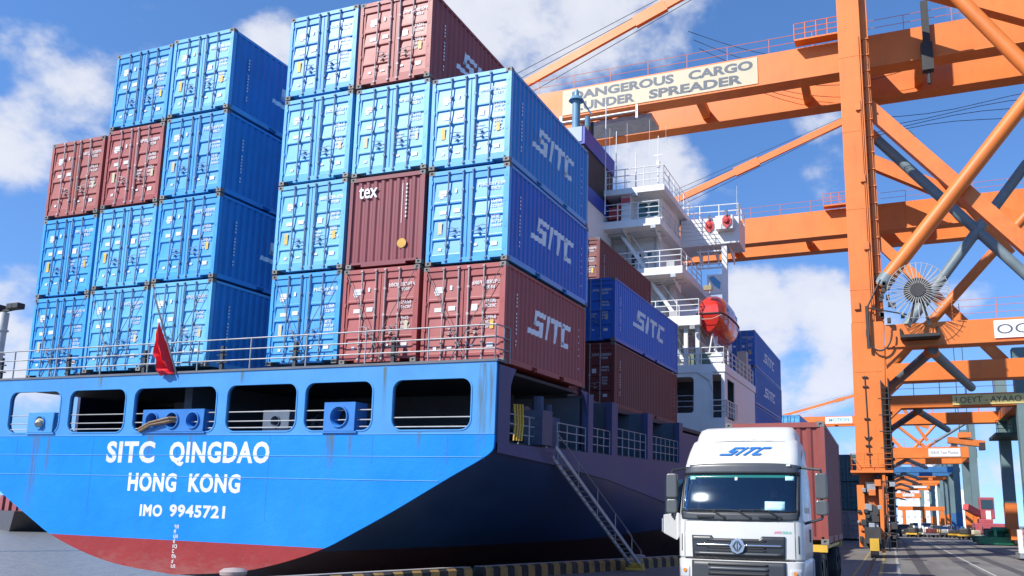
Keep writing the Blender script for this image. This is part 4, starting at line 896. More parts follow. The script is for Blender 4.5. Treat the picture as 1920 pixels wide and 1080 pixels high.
mb = MB(); mb.box(-0.25, 0.25, -0.12, 0.2, 2.9, 3.2); mb.build('hatch', mat('hatch_tan', (0.3, 0.25, 0.12), 0.5), lb)

for sx in (-1, 1):
    for y in (1.6, 2.9, 4.2):
        mb = MB(); mb.box(*sorted((sx*0.90, sx*0.955)), y, y+0.5, 1.75, 2.0); mb.build('port', WINDARK, lb)
mb = MB()
for k in range(7): mb.path([(0.985, 0.6+k*0.75, 1.3), (0.99, 0.95+k*0.75, 1.12), (0.985, 1.35+k*0.75, 1.3)], 0.018, 5); mb.path([(-0.985, 0.6+k*0.75, 1.3), (-0.99, 0.95+k*0.75, 1.12), (-0.985, 1.35+k*0.75, 1.3)], 0.018, 5)
mb.path([(-0.9, -0.12, 1.3), (-0.3, -0.2, 1.05), (0.3, -0.2, 1.05), (0.9, -0.12, 1.3)], 0.02, 5); mb.build('grab_line', SIGNY, lb)
# gangway down to the quay
a = Vector((0.22, 2.75, 3.62)); b = Vector((0.95, 8.75, 0.16))
gw = thing('gangway', 'narrow sloping metal gangway from the ship side down to the quay', 'gangway', TR(b))
d = a-b; side = Vector((d.y, -d.x, 0)).normalized()*0.17; z3 = Vector((0, 0, 0))
for s in (-1, 1): MB().beam(side*s, d+side*s, 0.04, 0.11).build('stringer', GALV, gw)
mb = MB()
for i in range(1, 24): t = i/24; c = d*t; mb.beam(c-side*0.94, c+side*0.94, 0.12, 0.02)
mb.build('treads', mat('tread_worn', (0.2, 0.19, 0.18), 0.6, wear=0.4, rust=0.3, scale=3), gw)
mb = MB(); up1 = Vector((0, 0, 0.95))
for s in (1,):
    for t in (0.0, 0.22, 0.44, 0.66, 0.88): mb.tube(d*t+side*s, d*t+side*s+up1*(1 if t < 0.8 else 0.9), 0.018, 6)
    mb.tube(side*s+up1, d*0.9+side*s+up1*0.9, 0.018, 6); mb.tube(side*s+up1*0.5, d*0.9+side*s+up1*0.5, 0.012, 6)
mb.tube(side*-1+up1*0.5, d*0.2-side+up1*0.5, 0.014, 6); mb.tube(-side, -side+up1*0.5, 0.016, 6); mb.build('handrail', GALV, gw)
mb = MB(); mb.tube(side*-1.5, side*1.5, 0.09, 9); mb.box(-0.3, 0.3, -0.25, 0.1, -0.15, -0.06); mb.build('foot_roller', YPAINT, gw)
# winches and fittings on the mooring deck, seen through the openings
def winch(x, y, lab, m):
    t = thing('mooring_winch', lab, 'winch', SM @ TR((x, y, -2.0)))
    mb = MB(); mb.tube((-0.7, 0, 0.6), (0.5, 0, 0.6), 0.34, 14); mb.tube((-0.75, 0, 0.6), (-0.68, 0, 0.6), 0.5, 14); mb.tube((0.5, 0, 0.6), (0.57, 0, 0.6), 0.5, 14); mb.build('drum', m, t, True)
    mb = MB(); MB().box(-0.95, -0.8, -0.3, 0.3, 0, 0.9).build('stand', m, t); mb.box(0.65, 1.2, -0.35, 0.35, 0, 0.95); mb.tube((0.9, 0, 0.93), (0.9, 0, 1.35), 0.16, 10); mb.build('gearbox', m, t)
winch(-12.9, 2.6, 'mooring winch behind the second opening from the left in the stern', INGREY)
winch(-7.2, 3.2, 'mooring winch behind the middle openings of the stern', INGREY)
winch(-1.6, 4.6, 'mooring winch in the open side deck above the gangway head', mat('winch_blue', (0.02, 0.035, 0.09), 0.5, wear=0.3))
winch(-0.9, 2.3, 'blue mooring winch next to the gangway head', mat('winch_blue', (0.02, 0.035, 0.09), 0.5, wear=0.3))
mb = MB(); mb.tube((0, 0, 0), (0, 0, 1.1), 0.16, 10); mb.tube((0, 0, 1.1), (0, 0, 1.25), 0.3, 12, 0.05)
v = tag(mb.build('deck_ventilator', GALV), 'pale mushroom ventilator on the open side deck', 'ventilator'); v.matrix_world = SM @ TR((-1.0, 5.2, -1.98))
# ------------------------------------------------------------------ cranes on the quay
def crane(y0, label, near=False, boom=True, bz=(29.5, 31.65), pz=(10.8, 12.0), gap=11.5, sign=None, boomsign=None, top=40.0, apex=41.5, teal=True, smallsign=False, lx=18.9, paint=None):
    root = thing('container_crane', label, 'crane', TR((8.2, y0, 0)), 'container cranes along the quay')
    G = lambda x: x-8.2
    OR, O2 = (paint, paint) if paint else (ORANGE, ORANGE2)
    def pt(name, mb, m=OR, parent=None, smooth=False, bevel=0): return mb.build(name, m, parent or root, smooth, bevel)
    # waterside legs
    for k, dy in enumerate((0.0, gap)):
        mb = MB(); x0, x1 = G(7.64), G(8.87)
        mb.box(x0, x1, dy, dy+1.4, pz[1]+0.2, top); mb.box(x1-0.01, G(9.28), dy+0.55, dy+1.1, pz[1]+0.2, top-8)
        mb.hexa([(G(7.52), dy, 4.35), (G(9.02), dy, 4.35), (G(9.02), dy+1.5, 4.35), (G(7.52), dy+1.5, 4.35)], [(G(7.60), dy, pz[1]+0.2), (G(9.26), dy, pz[1]+0.2), (G(9.26), dy+1.5, pz[1]+0.2), (G(7.60), dy+1.5, pz[1]+0.2)])
        leg = pt('leg', mb, bevel=0.02)
        if near and k == 0:
            mb = MB()
            for z in (9.5, 14.0, 18.6, 23.2, 27.8): mb.box(G(7.63), G(8.88) if z > 12.3 else G(9.0), dy-0.012, dy+0.2, z, z+0.035)
            pt('splice_plate', mb, parent=leg)
            mb = MB(); mb.box(G(8.98), G(9.18), dy+0.45, dy+0.56, 13, 29)
            for z in range(13, 30): mb.box(G(8.9), G(9.27), dy+0.40, dy+0.56, z, z+0.05)
            pt('leg_ladder', mb, O2, parent=leg)
        mb = MB(); mb.box(G(9.0), G(9.34), dy+0.3, dy+0.9, 0.5, 8.6)
        for i in range(10): mb.box(G(8.9), G(9.42), dy+0.2, dy+0.95, 0.9+i*0.8, 1.0+i*0.8)
        pt('ladder_cage', mb, GRIME if (k or not near) else DARK, parent=leg)
        # haunch where the portal beam meets the leg
        mb = MB(); mb.prism([(G(9.24), pz[0]-2.1), (G(9.24), pz[0]), (G(10.0), pz[0]), (G(9.24), pz[0]-1.0)], lambda u, v, kk: (u, dy+0.05+1.2*kk, v)); mb.prism([(G(9.0), pz[0]-2.1), (G(9.26), pz[0]-2.1), (G(9.26), pz[0]), (G(9.0), pz[0])], lambda u, v, kk: (u, dy+0.05+1.2*kk, v)); mb.prism([(G(9.25), pz[0]-1.0), (G(9.25), pz[0]), (G(10.3), pz[0])], lambda u, v, kk: (u, dy+0.06+1.2*kk, v)); pt('haunch', mb, parent=leg)
        # sill and travelling bogie
        mb = MB(); mb.hexa([(G(7.75), dy+0.1, 1.3), (G(8.65), dy+0.1, 1.3), (G(8.65), dy+1.4, 1.3), (G(7.75), dy+1.4, 1.3)], [(G(7.62), dy, 4.2), (G(8.75), dy, 4.2), (G(8.75), dy+1.5, 4.2), (G(7.62), dy+1.5, 4.2)]); bg = pt('bogie', mb, GRIME)
        mb = MB(); mb.box(G(7.8), G(8.55), dy-1.1, dy+2.6, 0.7, 1.5); mb.box(G(7.7), G(8.7), dy-0.5, dy+0.6, 0.45, 0.9); pt('bogie_frame', mb, DARK, parent=bg)
        for wy_ in (-0.8, 0.3, 1.3, 2.3): pt('wheel', MB().tube((G(8.03), dy+wy_, 0.36), (G(8.37), dy+wy_, 0.36), 0.36, 14), DARK, parent=bg, smooth=True)
        if near and k == 0:
            mb = MB(); mb.box(G(7.5), G(7.85), dy-0.25, dy-0.02, 0.5, 3.6); mb.box(G(8.55), G(8.72), dy-0.35, dy+0.1, 0.25, 3.9); pt('guard_post', mb, OR, parent=bg)
            mb = MB(); mb.box(G(7.93), G(8.40), dy-0.35, dy-0.01, 3.15, 3.75); mb.tube((G(8.2), dy-0.3, 2.3), (G(8.2), dy+0.1, 2.3), 0.32, 12); mb.box(G(7.9), G(8.5), dy-0.35, dy+0.1, 1.75, 2.05); pt('motor', mb, DARK, parent=bg)
            mb = MB(); mb.box(G(8.0), G(8.4), dy-0.37, dy-0.351, 3.25, 3.65); mb.box(G(7.95), G(8.45), dy-0.2, dy-0.005, 1.2, 1.7); pt('gauge_box', mb, GALV, parent=bg)
            mb = MB(); mb.box(G(8.02), G(8.45), dy-1.2, dy-1.101, 0.35, 0.95); pt('buffer', mb, YPAINT, parent=bg)
            mb = MB(); mb.box(G(7.25), G(9.3), dy-0.75, dy+1.6, 4.2, 4.32); pl = pt('platform', mb, O2)
            pt('platform_rail', rail(MB(), [(G(7.3), dy+0.0, 4.32), (G(7.3), dy-0.7, 4.32), (G(9.25), dy-0.7, 4.32), (G(9.25), dy+0.2, 4.32)], 0.85, 3, 0.7, 0.018, 0.022), O2, parent=pl)
            mb = MB(); mb.box(G(8.9), G(8.95), dy-0.3, dy+0.3, 0.3, 9); mb.box(G(9.25), G(9.3), dy-0.3, dy+0.3, 0.3, 9)
            for i in range(28): mb.box(G(8.9), G(9.3), dy-0.28, dy-0.24, 0.5+i*0.3, 0.53+i*0.3)
            for i in range(9): mb.box(G(8.75), G(9.4), dy-0.34, dy-0.30, 1.2+i*0.85, 1.25+i*0.85)
            pt('leg_ladder', mb, DARK)
            rnd = random.Random(4)
            for i in range(24): z = rnd.uniform(0.6, 4.0); x = G(rnd.uniform(7.5, 9.3)); s = rnd.uniform(0.05, 0.17); pt('junction_box', MB().box(x-s, x+s, dy-0.35-rnd.uniform(0, .2), dy-0.005, z-s, z+s*rnd.uniform(.6, 1.6)), rnd.choice((DARK, DARK, GALV, O2)), bevel=0.02)
            for z, x in ((16.2, 8.6), (20.1, 8.6), (24.4, 8.55), (12.9, 7.95)): pt('junction_box', MB().box(G(x)-0.14, G(x)+0.14, dy-0.14, dy-0.003, z, z+0.42), O2, bevel=0.02)
            mb = MB(); mb.tube((G(8.74), dy-0.05, 12.3), (G(8.74), dy-0.05, 29), 0.03, 6); mb.tube((G(8.66), dy-0.05, 12.3), (G(8.66), dy-0.05, 25), 0.022, 6); pt('conduit', mb, O2)
            mb = MB(); mb.tube((G(8.15), dy-0.05, 9.3), (G(8.2), dy-0.05, 4.6), 0.03, 5)
            for z in (9.2, 8.7, 7.0, 6.0, 5.6, 5.2): mb.box(G(8.02), G(8.3), dy-0.10, dy-0.01, z, z+0.06)
            mb.tube((G(8.0), dy-0.06, 6.1), (G(8.17), dy-0.06, 5.9), 0.035, 5); mb.tube((G(8.34), dy-0.06, 6.1), (G(8.17), dy-0.06, 5.9), 0.035, 5); pt('hook_block', mb, DARK)
    # landside legs, teal above, orange at the foot
    for dy in (0.0, gap):
        mb = MB(); mb.box(G(lx+.1), G(lx+1.0), dy, dy+1.0, 3.6, top-6 if near else 15.0); leg = pt('leg', mb, CTEAL if teal else OR)
        mb = MB(); mb.box(G(lx+.08), G(lx+1.02), dy-0.02, dy+1.02, 1.4, 3.597); mb.box(G(lx+.2), G(lx+1.1), dy-1.3, dy+2.8, 0.5, 1.4); pt('leg_foot', mb, OR, parent=leg)
        for wy_ in (-0.9, 0.4, 1.3, 2.3): pt('wheel', MB().tube((G(lx+.45), dy+wy_, 0.36), (G(lx+.8), dy+wy_, 0.36), 0.36, 12), DARK, parent=leg, smooth=True)
    # portal and sill beams
    for k, dy in enumerate((0.0, gap)):
        mb = MB(); mb.box(G(9.262), G(lx+.098), dy+0.05, dy+1.25, pz[0], pz[1]); pb = pt('portal_beam', mb, bevel=0.02)
        if near and k == 0:
            mb = MB(); mb.box(G(9.3), G(18.8), dy-0.06, dy+0.1, pz[0]-0.05, pz[0]+0.02); pt('flange', mb, O2, parent=pb)
            pt('walkway_rail', rail(MB(), [(G(12.6), dy+0.2, pz[1]), (G(18.8), dy+0.2, pz[1])], 1.1, 3, 2.0, 0.012, 0.02), OR, parent=pb)
        if not near: pt('walkway_rail', rail(MB(), [(G(9.4), dy+0.2, pz[1]), (G(18.8), dy+0.2, pz[1])], 1.1, 2, 2.0, 0.02, 0.03), OR, parent=pb)
        if sign and k == 0:
            txt, sx0, sx1, sz0, sz1, sm, tm, th = sign
            s = pt('sign_board', MB().box(G(sx0), G(sx1), dy-0.03, dy+0.048, sz0, sz1), sm, parent=pb)
            tw = (sx1-sx0)*0.9; link('lettering', text_mesh(txt, tw, th, tm, lambda u, v, d: (G(sx0)+(sx1-sx0)*0.05+u, dy-0.034-d*0.5, (sz0+sz1)/2-th/2+v), bold=0.0, ext=0.006), s)
    for x in (7.7, lx+.1): pt('portal_beam', MB().box(G(x), G(x+1.1), 1.503, gap-0.003, pz[0]+0.1, pz[1]-0.1))
    # braces
    def br(p, q, r, m, box=None):
        p = (G(p[0]), p[1], p[2]); q = (G(q[0]), q[1], q[2])
        mb = MB()
        if box: mb.beam(p, q, box[0], box[1])
        else: mb.tube(p, q, r, 18)
        b = pt('brace', mb, m, smooth=not box)
        if not box:
            d = (Vector(q)-Vector(p)).normalized(); p = Vector(p)
            pt('brace_collar', MB().tube(p+d*0.05, p+d*0.75, r*1.12, 18), CGREY if m is OR else OR, parent=b, smooth=True)
    if near: br((9.15, 0.5, 14.2), (19.2, 0.5, 26.6), 0.40, OR)
    elif boom: br((9.15, 0.5, 13.4), (23, 0.5, 28.6), 0.38, OR)
    if near or boom: br((9.0, 1.2, 25.2), (20.0, 1.2, 11.6), 0.4, O2, box=(0.5, 0.80))
    if near: br((9.1, gap+.6, 28.7), (20.0, gap+.6, 15.0), 0.34, CGREY); br((9.2, gap+.6, 12.6), (20.0, gap+.6, 26.8), 0.34, CGREY)
    elif not boom: br((13.8, 0.6, pz[1]+0.05), (9.2, 0.6, pz[1]+4.2), 0.2, O2); br((14.0, 0.6, pz[1]+0.05), (lx+.3, 0.6, pz[1]+3.3), 0.2, CGREY)

    br((11.6, 0.8, pz[0]-0.1), (9.3, gap-1.6, pz[0]-0.75), 0.26, CGREY); br((11.5, 0.9, pz[0]-0.12), (14.3, gap+0.2, pz[0]-0.55), 0.26, CGREY)
    # boom
    if boom:
        bl = -46 if near else -34
        for k, dy in enumerate((gap*0.39, gap*0.74)):
            gd = pt('boom_girder', MB().box(G(bl), G(36), dy, dy+0.9, bz[0], bz[1]), bevel=0.02)
            mb = MB(); mb.box(G(bl), G(36), dy-0.14, dy+1.0, bz[0]-0.10, bz[0]-0.003); pt('trolley_rail', mb, O2, parent=gd)
            pt('walkway_rail', rail(MB(), [(G(bl), dy+0.1, bz[1]), (G(36), dy+0.1, bz[1])], 1.05, 2, 2.7, 0.016, 0.02), OR, parent=gd)
            if k == 0 and smallsign:
                s = pt('sign_board', MB().box(G(-6.0), G(0.9), dy-0.05, dy-0.003, bz[0]+0.25, bz[1]-0.2), SIGNW, parent=gd); link('lettering', text_mesh('MOTION', 5.2, 1.0, FUNLB, lambda u, v, d: (G(-5.1)+u, dy-0.055-d*0.5, bz[0]+0.7+v), bold=0.03, ext=0.006), s)
            if k == 0 and boomsign:
                s = pt('sign_board', MB().box(G(-11.25), G(2.45), dy-0.05, dy-0.003, 29.62, 31.52), SIGNY, parent=gd)
                for tx, x0, x1, z in (('DANGEROUS', -10.55, -3.15, 30.68), ('CARGO', -2.15, 2.15, 30.68), ('.UNDER', -9.9, -5.9, 29.80), ('SPREADER', -4.9, 1.45, 29.80)):
                    link('lettering', text_mesh(tx, x1-x0, 0.70, SIGNT, lambda u, v, d: (G(x0)+u, dy-0.055-d*0.5, z+v), bold=0.042, ext=0.006, cap=True), s)
        for x in range(int(bl)+2, 36, 7): 
            if not 5 < x < 11: pt('boom_crosstie', MB().box(G(x), G(x+0.5), gap*0.39+0.91, gap*0.74-0.01, bz[0]+0.3, bz[0]+0.9), O2)
        # cross head between the legs that carries the boom
        pt('head_beam', MB().box(G(7.7), G(8.8), 1.41, gap-0.01, bz[1]+0.05, bz[1]+1.5))
        pt('head_beam', MB().box(G(7.7), G(8.8), 1.41, gap-0.01, top-1.6, top))
        for dy in (gap*0.39+0.3,):
            a = (-14.4, dy, bz[1]+1.2) if near else (-9.4, dy, bz[1]+2.6); b = (8.2, dy, apex)
            p = Vector((G(a[0]), dy, a[2])); q = Vector((G(b[0]), dy, b[2])); d = (q-p).normalized()
            p0 = p-d*((p.z-bz[1])/max(0.05, d.z)) if d.z > 0 else p
            s = pt('stay', MB().beam(p0, q, 0.24, 0.62)); m2 = p.lerp(q, 0.42)
            pt('stay_joint', MB().beam(m2-d*1.2, m2+d*1.2, 0.34, 0.85), parent=s)
            mb = MB()
            for o_ in (0.9, 1.5, -0.9): mb.tube(p0+Vector((0, 0.2, o_)), q+Vector((0, 0.2, o_*0.3)), 0.022, 5)
            pt('stay_rope', mb, DARK, parent=s)
        # back stays and strut to landside
        br((8.9, 0.9, top-6.0), (19.6, 0.9, bz[0]-1.6), 0.5, OR, box=(0.7, 1.15))
        br((11.9, -0.1, 33.6), (18.9, -0.1, 22.4), 0.38, OR)
        # pier of walk platform near the leg
        mb = MB(); mb.box(G(4.9), G(7.6), gap*0.39-0.9, gap*0.39-0.15, bz[1]+0.0, bz[1]+0.1); pf = pt('boom_platform', mb)
        pt('platform_rail', rail(MB(), [(G(4.9), gap*0.39-0.85, bz[1]+.1), (G(7.6), gap*0.39-0.85, bz[1]+.1)], 1.1, 3, 0.6, 0.025, 0.03), OR, parent=pf)
    if near:
        mb = MB(); x = G(12.6); dy = gap*0.39; mb.box(x-0.2, x+0.2, dy-0.5, dy-0.15, bz[0]+0.1, bz[1]+1.4); mb.box(x-0.35, x+0.3, dy-0.6, dy-0.1, bz[0]-1.1, bz[0]+0.7); mb.tube((x, dy-0.3, bz[0]-1.9), (x, dy-0.3, bz[0]-1), 0.12, 6); pt('festoon_gear', mb, DARK)
        mb = MB(); x = G(-9); mb.box(x-1.5, x+4, dy+0.95, dy+3.0, bz[0]-0.5, bz[0]-0.2)
        for k in range(4): mb.box(x-1.2+k*1.4, x-0.9+k*1.4, dy+1, dy+2.8, bz[0]-0.2, bz[0]+0.2)
        mb.box(x-2.4, x-2.2, dy-0.2, dy+0.0, bz[0]-0.9, bz[0]); mb.box(x+3.2, x+3.35, dy-0.2, dy, bz[0]-1.0, bz[0]); mb.box(x-2.4, x+3.3, dy-0.2, dy, bz[0]-0.5, bz[0]-0.42); pt('trolley', mb, GALV)
        mb = MB()
        for k in range(3):
            pts = []
            for i in range(13): t = i/12; pts.append((G(-2.6+k*0.3+t*14), dy+2.0+k*0.4, bz[0]+6.2-k*0.5-3.2*math.sin(math.pi*t*0.9)*(0.55+0.1*k)-t*3.4))
            pt('hanging_cable', MB().path(pts, 0.022, 4), DARK)
        for k in range(4):
            pts = [(G(9.5+i*1.6), gap*0.74+0.5, bz[0]-1.2-k*0.42-0.5*math.sin(i*0.75+k)*(0.5)) for i in range(9)]
            pt('hanging_cable', MB().path(pts, 0.022, 4), DARK)
        # cable reel
        cx, cy, cz, rr = G(10.95), -1.1, 13.45, 1.46
        reel = pt('cable_reel', MB().tube((cx, cy-0.16, cz), (cx, cy+0.16, cz), 0.36, 20), DARK, smooth=True)
        mb = MB()
        for i in range(32):
            t = 2*math.pi*i/32
            for yy in (-0.1, 0.1): mb.tube((cx+0.3*math.cos(t), cy+yy, cz+0.3*math.sin(t)), (cx+rr*math.cos(t), cy+yy*1.6, cz+rr*math.sin(t)), 0.019, 5)
        pt('spoke', mb, mat('spoke_grey', (0.42, 0.41, 0.38), 0.5, wear=0.2, rust=0.2), parent=reel)
        mb = MB()
        for r_ in (0.40, 0.46, 0.52, 0.58, 0.64):
            pts = [(cx+r_*math.cos(2*math.pi*i/32), cy+0.0, cz+r_*math.sin(2*math.pi*i/32)) for i in range(33)]; mb.path(pts, 0.035, 5)
        pt('cable_coil', mb, DARK, parent=reel)
        mb = MB(); mb.path([(cx+rr*math.cos(2*math.pi*i/48), cy, cz+rr*math.sin(2*math.pi*i/48)) for i in range(49)], 0.016, 5); pt('rim', mb, mat('spoke_grey', (0.42, 0.41, 0.38), 0.5), parent=reel)
        mb = MB(); mb.beam((cx-0.5, cy+0.2, pz[1]-0.4), (cx, cy+0.2, cz), 0.14, 0.14); mb.beam((cx+0.5, cy+0.2, pz[1]-0.4), (cx, cy+0.2, cz), 0.14, 0.14); mb.box(cx-0.9, cx+0.9, cy+0.1, 0.0, pz[1]-0.95, pz[1]-0.8); mb.beam((cx-0.9, cy+0.3, pz[1]-1.0), (cx-0.9, 0.02, pz[1]-0.3), 0.1, 0.1); mb.beam((cx+0.9, cy+0.3, pz[1]-1.0), (cx+0.9, 0.02, pz[1]-0.3), 0.1, 0.1)
        mb.tube((cx, cy+0.16, cz), (cx, 0.1, cz), 0.12, 8); pt('reel_stand', mb, DARK)
        mb = MB(); pts = [(G(9.0)-0.62*math.cos(R(a)), -0.3, 11.55+1.0*math.sin(R(a))*-1) for a in range(-10, 200, 15)]
        mb.path(pts, 0.05, 6); mb.tube((G(8.45), -0.3, 13.0), (G(8.45), -0.3, 10.7), 0.09, 6); mb.path([(G(9.2), -0.3, 14.4), (G(8.6), -0.3, 13.2), (G(8.45), -0.3, 12.9)], 0.05, 6); mb.path([(G(8.5), -0.3, 12.9), (G(10.4), -0.3, 12.4)], 0.04, 5)
        rnd = random.Random(8)
        for i in range(14): x = G(rnd.uniform(9.1, 10.2)); z = rnd.uniform(11.9, 14.2); mb.box(x-.09, x+.09, -0.35, -0.05, z-.12, z+.12)
        pt('cable_guide', mb, DARK)
    return root
crane(26.5, 'nearest orange crane, its boom signed for dangerous cargo', near=True, lx=19.9, sign=('OCIT', 14.45, 17.0, 10.95, 11.86, SIGNW, SIGNT, 0.5), boomsign=True)
crane(50.0, 'second orange crane along the quay, with the yellow sign on its portal beam', sign=('LOEYT - AYAAO', 14.0, 19.0, 10.72, 11.48, SIGNYEL, SIGNT2, 0.46), bz=(27.0, 29.4), pz=(10.6, 11.6), apex=38.4, top=38, lx=18.3)
crane(98.0, 'third crane along the quay, with a white sign on its low portal beam', boom=False, sign=('VIIAVII Twin Monitor', 14.2, 18.0, 10.35, 11.4, SIGNW, SIGNT2, 0.45), bz=(27, 29.4), pz=(10.2, 11.6), top=34)
crane(127.0, 'blue crane between the orange ones, seen through the portals', boom=False, bz=(27, 29.4), pz=(10.0, 10.9), top=30, paint=mat('crane_blue', (0.03, 0.13, 0.30), 0.5, wear=0.2))
crane(143.0, 'fourth crane along the quay, broad plain orange portal beam', boom=False, bz=(27, 29.4), pz=(10.0, 11.8), top=34)
crane(176.0, 'orange crane with a plain thin portal beam, fifth orange one along the quay', boom=False, bz=(27, 29.4), pz=(10.4, 11.4), top=34, lx=19.4)
crane(206.0, 'sixth crane, whose distant boom with white sign shows above the truck', sign=('MOTION', 13.5, 18.0, 10.6, 11.6, SIGNW, SIGNT2, 0.5), bz=(27.6, 29.8), pz=(10.4, 11.7), apex=37, top=36, smallsign=True)
crane(278.0, 'farthest orange crane on the quay, in front of the white buildings', boom=False, sign=('TWIN', 13.4, 17.0, 10.6, 11.5, SIGNW, SIGNT2, 0.5), bz=(27, 29.4), pz=(10.3, 11.7), top=34)
# small white board on the fifth crane's boom is part of it

# ------------------------------------------------------------------ quay, water
kd = Vector((0.2848, 1.0, 0)).normalized()
def kx(y): return -2.96+0.2848*(y+2.78)
quay_poly = [(kx(-60)-0.35, -60), (kx(13)-0.35, 13), (1.75, 20), (1.75, 900), (900, 900), (900, -60)]
mb = MB(); mb.prism(quay_poly, lambda u, v, k: (u, v, 0 if k else -6)); struct(mb.build('quay', ground_mat()))
mb = MB(); mb.add([(-4000, -400, -1.8), (4000, -400, -1.8), (4000, 5000, -1.8), (-4000, 5000, -1.8)], [(0, 1, 2, 3)]); struct(mb.build('water', water_mat()))
def sheet(name, pts, m, z=0.004): o = MB().add([(x, y, z) for x, y in pts], [tuple(range(len(pts)))]).build(name, m); struct(o); return o
LINEY = mat('line_yellow', (0.33, 0.24, 0.09), 0.8, wear=0.3, scale=5, rust=0.5, rustcol=(0.13, 0.12, 0.10)); LINEW = mat('line_white', (0.42, 0.41, 0.38), 0.8, wear=0.3, scale=5, rust=0.45, rustcol=(0.13, 0.12, 0.10))
sheet('road_line', [(7.76, -20), (7.84, -20), (7.84, 300), (7.76, 300)], LINEY)
sheet('road_line', [(8.56, -20), (8.68, -20), (8.68, 300), (8.56, 300)], LINEY)
mb = MB(); rnd = random.Random(2); y = -15
while y < 120:
    l = rnd.uniform(0.3, 0.6); x = 9.16+rnd.uniform(-.02, .02); mb.add([(x, y, .004), (x+0.11, y, .004), (x+0.11, y+l, .004), (x, y+l, .004)], [(0, 1, 2, 3)]); y += l+rnd.uniform(0.08, 0.3)
struct(mb.build('road_line', LINEW))
sheet('road_line', [(12.25, -20), (12.33, -20), (12.33, 90), (12.25, 90)], LINEW)
sheet('road_line', [(10.6, 26), (12.0, 27.5), (12.0, 27.7), (10.6, 26.2)], LINEY); sheet('road_line', [(10.4, 30), (12.0, 29.7), (12.0, 29.9), (10.4, 30.2)], LINEY)
sheet('crane_rail_groove', [(8.12, -20), (8.28, -20), (8.28, 500), (8.12, 500)], DARK, 0.008); sheet('crane_rail_groove', [(19.45, -20), (19.61, -20), (19.61, 500), (19.45, 500)], DARK, 0.008)
mb = MB(); mb.box(8.17, 8.23, -20, 500, 0.009, 0.05); struct(mb.build('crane_rail', DARK))
rnd = random.Random(14)
for i in range(26):
    x, y = rnd.uniform(7, 20), rnd.uniform(6, 80); a, b = rnd.uniform(0.2, 0.9), rnd.uniform(0.6, 3.0)
    n = 9; pts = [(x+a*math.cos(2*math.pi*k/n)*rnd.uniform(.6, 1.1), y+b*math.sin(2*math.pi*k/n)*rnd.uniform(.6, 1.1)) for k in range(n)]
    sheet('oil_stain', pts, mat('oil_stain', (0.045, 0.043, 0.04), 0.5, wear=0.3, scale=3), 0.0025+i*0.00004)
for x in (9.9, 11.7, 13.2, 15.0): sheet('tyre_mark', [(x, -5), (x+0.28, -5), (x+0.5, 40), (x+0.2, 95), (x-0.05, 40)], mat('tyre_mark', (0.075, 0.072, 0.068), 0.8, wear=0.35, scale=2), 0.0018)
# kerb blocks along the edge
for i, (ya, yb, lab) in enumerate(((-8.5, 1.75, 'black and yellow striped kerb block under the ship stern'), (2.1, 12.6, 'striped kerb block at the quay edge that the gangway foot stands beside'), (12.95, 24.0, 'far striped kerb block behind the truck along the quay edge'))):
    a = Vector((kx(ya), ya, 0)); b = Vector((kx(yb) if yb < 15 else 2.1, yb, 0)); a.x = min(a.x, 2.1); d = (b-a); L = d.length; ang = math.atan2(d.y, d.x)-math.pi/2
    mw = TR(a) @ Matrix.Rotation(ang, 4, 'Z')
    mb = MB(); mb.prism([(-0.22, 0.0), (0.22, 0.0), (0.20, 0.29), (0.12, 0.35), (-0.12, 0.35), (-0.20, 0.29)], lambda u, v, k: (u, L*k, v))
    k = mb.build('kerb_block', STRIPE); k.matrix_world = mw; tag(k, lab, 'kerb', 'striped kerb blocks on the quay edge')
    mb = MB(); mb.box(-0.125, 0.125, 0.02, L-0.02, 0.351, 0.365); mb.build('kerb_cap', CONC, k)
mb = MB(); prof = [(0.0, 0.0), (0.26, 0.0), (0.24, 0.06), (0.15, 0.12), (0.14, 0.32), (0.26, 0.40), (0.28, 0.47), (0.2, 0.53), (0.0, 0.55)]
mb.grid([[(r*math.cos(2*math.pi*k/20), r*math.sin(2*math.pi*k/20), z) for k in range(21)] for r, z in prof]); bo = mb.build('mooring_bollard', mat('bollard_grey', (0.3, 0.24, 0.22), 0.7, wear=0.3, rust=0.3), smooth=True); bo.location = (-3.95, -4.35, 0); tag(bo, 'squat bollard on the quay edge below the stern', 'bollard', 'bollards on the quay edge')
bo2 = bo.copy(); C.objects.link(bo2); bo2.location = (0.35, 10.9, 0); bo2.scale = (1.1, 1.1, 0.8); tag(bo2, 'bollard on the quay edge behind the gangway foot', 'bollard', 'bollards on the quay edge')
# spreader hanging under the third crane, and a plant box on the second crane's landside
t = thing('hanging_spreader', 'orange spreader hanging on ropes under the third crane', 'spreader', TR((17.6, 84, 11.2)))
mb = MB(); mb.beam((-1.9, 0, 0), (1.9, 0.4, -0.5), 0.9, 0.7); mb.box(-0.8, 0.5, -0.5, 0.6, 0.2, 0.8); mb.build('frame', ORANGE2, t); mb = MB(); mb.box(1.3, 1.9, -0.5, 0.6, -1.2, -0.4); mb.build('twist_head', DARK, t)
for x in (-0.6, 0.3): MB().tube((x, 0, 0.7), (x, 0, 16), 0.04, 5).build('rope', DARK, t)
t = thing('machinery_platform', 'dark green machinery platform on the landside crane legs, right edge', 'platform', TR((19.2, 58, 9.0)))
MB().box(-1.6, 4, -1, 4, 0, 0.25).build('deck', mat('platform_green', (0.03, 0.08, 0.06), 0.6, wear=0.3), t); MB().box(-0.2, 2.6, 0, 3, 0.25, 1.9).build('house', mat('platform_green2', (0.05, 0.13, 0.10), 0.6, wear=0.3), t, bevel=0.04); rail(MB(), [(-1.5, -0.95, 0.25), (3.9, -0.95, 0.25)], 1.0, 3, 1.2, 0.03, 0.03).build('handrail', GREENP, t)
